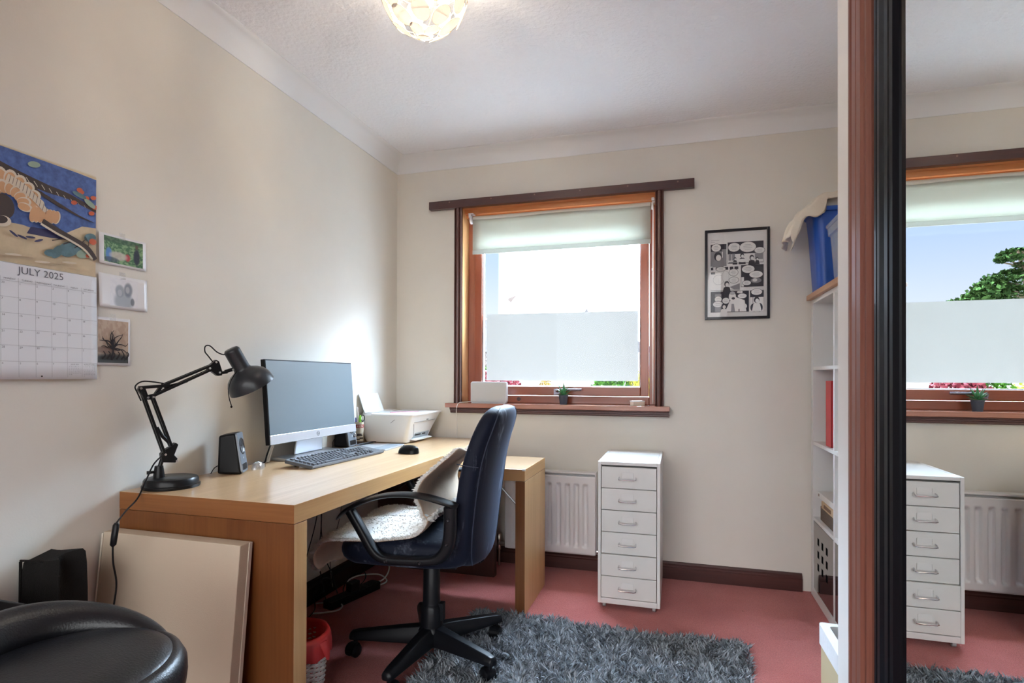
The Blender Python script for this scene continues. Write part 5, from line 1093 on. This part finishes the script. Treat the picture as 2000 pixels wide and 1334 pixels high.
for nm_, c_, first_, days in (('JUNE 2025', 1, 0, 30), ('AUGUST 2025', 0, 5, 31)):
    put(tg, nm_, cols_[c_]-pitch/2, zr[5]-.0065, .0050, 'CENTER')
    for i_, ch_ in enumerate('SMTWTFS'): put(tg, ch_, cols_[c_]-pitch+.004+.0050*i_, zr[5]-.0125, .0036)
    for d in range(1, days+1): q = d-1+first_; put(tg, str(d), cols_[c_]-pitch+.004+.0050*(q % 7), zr[5]-.0175-.0044*(q//7), .0036)
kid(tx, 'lettering', P('dark grey print', (.13, .14, .17), .6), cal, norm=False); kid(tg, 'small_lettering', P('mid grey print', (.28, .30, .34), .6), cal, norm=False)
kid(MB().tf(Matrix.Translation((XL+.0120, 1.105, 1.0655))).lathe([(0, 0), (.0022, 0), (.0022, .0006), (0, .0006)], 14, (0, 0, 0), 'x'), 'punch_hole', P('black hole', (.01, .01, .01), .9), cal)
# photographs
def snap(name, label, cat, quad, mats, bend, inner):
    """quad: y0,y1,z0,z1"""
    y0, y1, z0, z1 = quad; t = thing(name, label, cat, (XL, (y0+y1)/2, (z0+z1)/2))
    def f(u, v_, o=0): return (XL+.002+o+bend*((1-u)**3+.5*u**6)*(.4+.6*(1-v_)), y0+(y1-y0)*u, z0+(z1-z0)*v_)
    kid(MB().grid(lambda u, v_: f(u, v_), 14, 8), 'paper', mats[0], t, smooth=True, solid=.0005)
    if inner: a, b_, c_, d_ = inner; kid(MB().grid(lambda u, v_: f(a+(b_-a)*u, c_+(d_-c_)*v_, .0006), 14, 8), 'image', mats[1], t, smooth=True)
    ty, tz = (y0+y1)/2, z1
    kid(MB().grid(lambda u, v_: (XL+.0035-.002*v_, ty-.012+.02*u, tz-.010+.022*v_), 2, 2), 'tape', glassy('clear tape', (1, 1, 1), .03, .3, .10), t)
    return t
def blobs(name, base, spots, sc_=14, soft=.5, noise=.5):
    m_ = bpy.data.materials.new(name); m_.use_nodes = True; n = NT(m_.node_tree); b = n.n['Principled BSDF']; b.inputs['Roughness'].default_value = .35
    tc = n.node('ShaderNodeTexCoord'); sep = n.node('ShaderNodeSeparateXYZ', Vector=tc.outputs['Generated']); nz_ = n.node('ShaderNodeTexNoise', Vector=tc.outputs['Generated'], Scale=sc_, Detail=1.5)
    c = n.mix(n.ramp(nz_.outputs[0], .4, .62), base[0], base[1])
    for (u, v_, ru, rv, col, st) in spots:
        dx = n.math('DIVIDE', n.math('SUBTRACT', sep.outputs[1], u), ru); dy = n.math('DIVIDE', n.math('SUBTRACT', sep.outputs[2], v_), rv)
        r2 = n.math('ADD', n.math('MULTIPLY', dx, dx), n.math('MULTIPLY', dy, dy)); c = n.mix(n.math('MULTIPLY', n.ramp(r2, 1.0+soft, 1.0-soft), st), c, col)
    n.l.new(c, b.inputs['Base Color']); return m_
ph = P('photo paper', (.74, .74, .76), .35, coat=.3)
snap('photograph', 'colour snapshot of people on grass, topmost beside the calendar', 'photograph', (1.264, 1.420, 1.406, 1.499), (ph, blobs('blurred garden photo', ((.05, .14, .06), (.22, .36, .18)), [(.5, .95, .8, .16, (.03, .07, .04), .7), (.12, .30, .08, .26, (.08, .22, .55), .95), (.60, .30, .07, .14, (.45, .05, .06), .95), (.84, .40, .08, .34, (.02, .02, .045), .95), (.84, .80, .04, .09, (.10, .06, .05), .9), (.36, .30, .22, .16, (.62, .55, .50), .7), (.18, .12, .2, .10, (.05, .07, .10), .8)], 9)), .006, (.10, .93, .08, .93))
snap('photograph', 'grey portrait print on white paper, middle of three beside the calendar', 'photograph', (1.263, 1.424, 1.275, 1.377), (ph, blobs('blurred grey portrait', ((.70, .70, .74), (.74, .74, .77)), [(.50, .18, .34, .34, (.30, .34, .39), .85), (.36, .55, .16, .22, (.25, .28, .33), .85), (.66, .62, .15, .26, (.14, .17, .21), .85), (.36, .48, .08, .12, (.48, .50, .55), .7), (.64, .62, .07, .12, (.50, .50, .54), .7), (.82, .20, .07, .14, (.10, .11, .13), .8)], 5)), .010, (.22, .80, .08, .92))
dm = blobs('sepia sky print', ((.42, .30, .22), (.50, .38, .29)), [(.5, .02, .9, .20, (.03, .045, .05), .95), (.25, .30, .35, .08, (.16, .09, .07), .7)], 7)
t3 = snap('picture_print', 'small brown ink drawing print, lowest of three beside the calendar', 'print', (1.258, 1.368, 1.098, 1.245), (ph, dm), .003, (.05, .94, .06, .94))
br = MB(); random.seed(8); OB = .0064
def stroke(path, w0, w1):
    global OB
    n_ = len(path); P2 = sp_(path, 5)
    for i in range(len(P2)-1):
        (y, z), (yy, zz) = P2[i], P2[i+1]; l_ = math.hypot(yy-y, zz-z)+1e-6; w_ = (w0+(w1-w0)*i/len(P2))/2; ny, nz = -(zz-z)/l_*w_, (yy-y)/l_*w_
        br.add([(XL+OB, y+ny, z+nz), (XL+OB, yy+ny, zz+nz), (XL+OB, yy-ny, zz-nz), (XL+OB, y-ny, z-nz)], [(0, 1, 2, 3)]); OB += .000002
for k in range(15):
    a = R(25+130*k/14+random.uniform(-8, 8)); L_ = random.uniform(.035, .062); y, z = 1.310, 1.150; pts = [(y, z)]
    for q in range(4): a += random.uniform(-.75, .75); y += L_/4*cos(a); z += L_/4*sin(a)*1.2; pts.append((min(1.358, max(1.266, y)), min(1.236, z)))
    stroke(pts, .0045, .0012)
for k in range(6): y = 1.275+.015*k; stroke([(y, 1.118), (y+.01, 1.130+.004*(k % 2)), (y+.004, 1.142)], .006, .002)
stroke([(1.305, 1.115), (1.309, 1.14), (1.310, 1.165), (1.306, 1.19)], .007, .003)
kid(br, 'ink_strokes', P('black brown ink', (.025, .020, .022), .6), t3, norm=False)
# ================= outside the window
gr_ = P('pale concrete', (.22, .21, .20), .9, var=.08, vscale=1.2, bump=.2, bscale=20)
o = MB().box(-45, 30, YB+.36, 70, -.35, -.25).build('ground', gr_); o['kind'] = 'structure'
gw = MB().box(-7, 4, 9.0, 9.2, -.25, 1.20).box(-7.05, 4.05, 8.97, 9.23, 1.20, 1.26).build('garden_wall', P('white render', (.34, .33, .32), .9, var=.04, bump=.2)); tag(gw, 'white rendered garden wall outside, seen in a strip under the frosted film', 'wall')
def foliage(lumps, size, n_, seed=1, flat=1.0):
    rg = np.random.default_rng(seed); tot = sum(l[6] for l in lumps); V_, F_ = [], []
    P_ = []
    for (x, y, z, rx, ry, rz_, wt) in lumps:
        c = int(n_*wt/tot); d = rg.normal(size=(c, 3)); d /= np.linalg.norm(d, axis=1)[:, None]; r_ = rg.uniform(.45, 1.0, (c, 1))**.6*(1+.12*np.sin(7*d[:, :1]*3+5*d[:, 1:2]*3)); P_.append(d*r_*np.array([rx, ry, rz_])+np.array([x, y, z]))
    P_ = np.concatenate(P_); N = len(P_); a = rg.normal(size=(N, 3)); b_ = rg.normal(size=(N, 3)); a[:, 2] *= flat; b_[:, 2] *= flat
    a /= np.linalg.norm(a, axis=1)[:, None]; b_ /= np.linalg.norm(b_, axis=1)[:, None]; s_ = (size*rg.uniform(.6, 1.3, (N, 1)))
    Q = np.stack([P_-a*s_*.5, P_+b_*s_*.35, P_+a*s_*.5, P_-b_*s_*.35], 1).reshape(-1, 3)
    return Q, [tuple(4*i+k for k in range(4)) for i in range(N)]
def leafmat(name, c1, c2):
    if name in MATS: return MATS[name]
    m_ = bpy.data.materials.new(name); m_.use_nodes = True; n = NT(m_.node_tree); g = n.node('ShaderNodeNewGeometry')
    n.l.new(n.mix(g.outputs['Random Per Island'], c1, c2), n.n['Principled BSDF'].inputs['Base Color']); n.n['Principled BSDF'].inputs['Roughness'].default_value = 1; n.n['Principled BSDF'].inputs['Specular IOR Level'].default_value = 0; MATS[name] = m_; return m_
def plant(name, label, cat, lumps, size, n_, mt, seed, trunk=None, group=None, flat=1.0):
    x, y = lumps[0][0], lumps[0][1]; t = thing(name, label, cat, (x, y, -.25), 0, group)
    Q, F_ = foliage(lumps, size, n_, seed, flat); m_ = MB(); m_.v = [tuple(q) for q in Q]; m_.f = F_; m_.mi = [0]*len(F_); kid(m_, 'foliage', mt, t, norm=False)
    tm = MB()
    for a, b_, r0, r1 in (trunk or [((x, y, -.25), (x, y, lumps[0][2]), .03, .015)]): tm.tube([a, tuple((V(a)+V(b_))/2), b_], [r0, (r0+r1)/2, r1], 8)
    kid(tm, 'trunk', P('bark', (.13, .09, .06), .9), t, smooth=True); return t
grn = leafmat('garden green', (.008, .03, .005), (.05, .12, .015)); dgr = leafmat('pine green', (.005, .012, .004), (.035, .065, .018)); ylw = leafmat('yellow leaves', (.12, .14, .01), (.30, .27, .04)); pnk = leafmat('pink red leaves', (.06, .008, .012), (.20, .05, .06)); orn = leafmat('straw leaves', (.08, .05, .015), (.22, .15, .05))
plant('hedge_shrub', 'green garden shrub outside, low at the right of the window', 'shrub', [(-1.0, 8.0, .75, .16, .3, .5, 1), (-.78, 8.0, .8, .2, .3, .5, 1.2)], .07, 2600, grn, 2)
plant('yellow_shrub', 'yellow green garden shrub outside at the bottom right of the window', 'shrub', [(-.50, 7.9, .72, .18, .25, .42, 1)], .07, 1200, ylw, 3)
plant('red_shrub', 'pink red leaved shrub outside, seen in the mirror behind the potted plant', 'shrub', [(-2.42, 8.0, .74, .2, .3, .5, 1), (-2.62, 8.0, .78, .16, .3, .48, 1)], .07, 2600, pnk, 4)
plant('green_shrub', 'bright green shrub outside just beside the pink red one', 'shrub', [(-2.86, 8.0, .78, .13, .3, .5, 1)], .06, 1200, grn, 5)
plant('straw_shrub', 'straw coloured shrub outside, seen in the mirror beside its black frame', 'shrub', [(-1.84, 8.0, .74, .12, .3, .35, 1)], .05, 900, orn, 6)
plant('yellow_shrub', 'yellow shrub outside at the right end of the mirrored window', 'shrub', [(-3.2, 8.0, .74, .12, .3, .4, 1)], .06, 700, ylw, 7)
# bungalow whose ridge just clears the film
bg_ = thing('bungalow', 'neighbouring brick bungalow whose grey ridge shows above the frosted film', 'house', (-8.2, 16.5, -.25), math.atan2(.94, 2.37))
brick = bpy.data.materials.new('brick wall'); brick.use_nodes = True; n = NT(brick.node_tree); tcn = n.node('ShaderNodeTexCoord')
bt = n.node('ShaderNodeTexBrick', Vector=n.node('ShaderNodeMapping', Vector=tcn.outputs['Object'], Rotation=(R(90), 0, 0)).outputs[0], Scale=4.0, Color1=(.05, .035, .03, 1), Color2=(.08, .055, .045, 1), Mortar=(.25, .24, .23, 1)); n.l.new(bt.outputs[0], n.n['Principled BSDF'].inputs['Base Color'])
Lh = 4.1
MB().box(-Lh, Lh-.3, -.2, 2.6, 0, 2.2).build('wall', brick, bg_)
rf_ = MB().prism([(-.5, 2.12), (.0, 3.16), (.35, 3.16), (2.9, 2.12)], -Lh, Lh, 'x')
rf_.build('roof', P('grey brown tiles', (.05, .043, .04), .85, var=.3, vscale=6, bump=.6, bscale=14), bg_)
MB().tube([(-Lh, .17, 3.165), (0, .17, 3.165), (Lh, .17, 3.165)], .09, 10).build('ridge', P('pale ridge tiles', (.10, .09, .08), .85, var=.2, vscale=5), bg_)
MB().box(-2.2, -1.0, -.23, -.18, .9, 1.9).box(.6, 2.0, -.23, -.18, .9, 1.9).build('window', P('dark window glass', (.05, .06, .07), .1), bg_)
g2_ = thing('far_house', 'far house with a dark roof peak showing above the frosted film', 'house', (-3.27, 24.5, -.25))
MB().box(-2.6, 2.6, -.5, 4, 0, 2.4).build('wall', P('white render', (.74, .72, .69), .9), g2_)
MB().prism([(-2.6, 2.38), (-.9, 3.55), (-.45, 4.26), (-.2, 3.8), (2.6, 2.38)], -.6, 4.1, 'y').build('roof', P('dark slates', (.09, .085, .09), .8), g2_)
sl_ = thing('street_lamp', 'distant street lamp on a thin pole outside the window', 'street lamp', (-5.92, 20, -.25))
MB().tube([(0, 0, 0), (0, 0, 4.15)], [.045, .028], 8).build('pole', P('weathered pole', (.30, .25, .24), .6), sl_, smooth=True)
MB().loft([[(-.10, -.08, 4.15), (.02, -.08, 4.08), (.02, .08, 4.08), (-.10, .08, 4.15)], [(-.08, -.10, 4.24), (.26, -.10, 4.34), (.26, .10, 4.34), (-.08, .10, 4.24)]]).build('lamp_head', P('dark lamp head', (.16, .13, .12), .5), sl_, bevel=.01)
# trees
plant('deciduous_tree', 'round dark green tree beyond the bungalow, left of the pine in the mirror', 'tree', [(-12.1, 30, 4.4, .55, .8, .75, 1), (-11.4, 30, 4.1, .6, .8, .55, 1), (-12.6, 30, 4.9, .6, .9, .75, 1.3)], .22, 4200, dgr, 12, [((-12.1, 30, -.25), (-12.1, 30, 3.9), .18, .1)])
plant('deciduous_tree', 'low bushy tree line beyond the bungalow ridge in the mirror', 'tree', [(-10.9, 31, 3.7, .5, .8, .62, 1), (-10.4, 31, 3.6, .5, .8, .55, .7)], .2, 1900, dgr, 13, [((-10.9, 31, -.25), (-10.9, 31, 3.2), .15, .08)])
plant('deciduous_tree', 'small far tree peeping over the bungalow near the black mirror frame', 'tree', [(-10.6, 38, 4.55, .35, .4, .26, 1), (-10.9, 38, 4.6, .25, .3, .2, .6)], .18, 500, dgr, 14, [((-10.6, 38, -.25), (-10.6, 38, 4.3), .1, .06)])
pads = [(-14.2, 30, 5.0, 1.3, 1.2, .9, 5), (-15.6, 30, 5.6, 1.5, 1.3, 1.5, 6)]
random.seed(21); tr_ = [((-14.1, 30, -.25), (-13.9, 30, 5.4), .2, .12), ((-13.9, 30, 5.4), (-13.6, 30, 6.75), .12, .05)]
for k, (x, z, w_) in enumerate(((-13.0, 5.45, .55), (-13.35, 5.05, .7), (-13.5, 5.8, .5), (-12.9, 4.95, .5), (-13.2, 6.35, .42), (-13.75, 6.75, .55), (-13.35, 6.62, .35), (-14.3, 6.5, .6), (-14.0, 6.1, .6), (-14.8, 6.7, .7), (-12.55, 5.42, .22), (-12.9, 6.30, .22))):
    pads.append((x, 30+random.uniform(-.6, .6), z, w_, w_, .13, .9)); tr_.append(((-13.9, 30, z-.35), (x, 30, z-.04), .06, .025))
plant('pine_tree', 'tall pine with flat layered branches at the right edge of the mirror', 'tree', pads, .17, 9000, dgr, 15, tr_, None, .6)
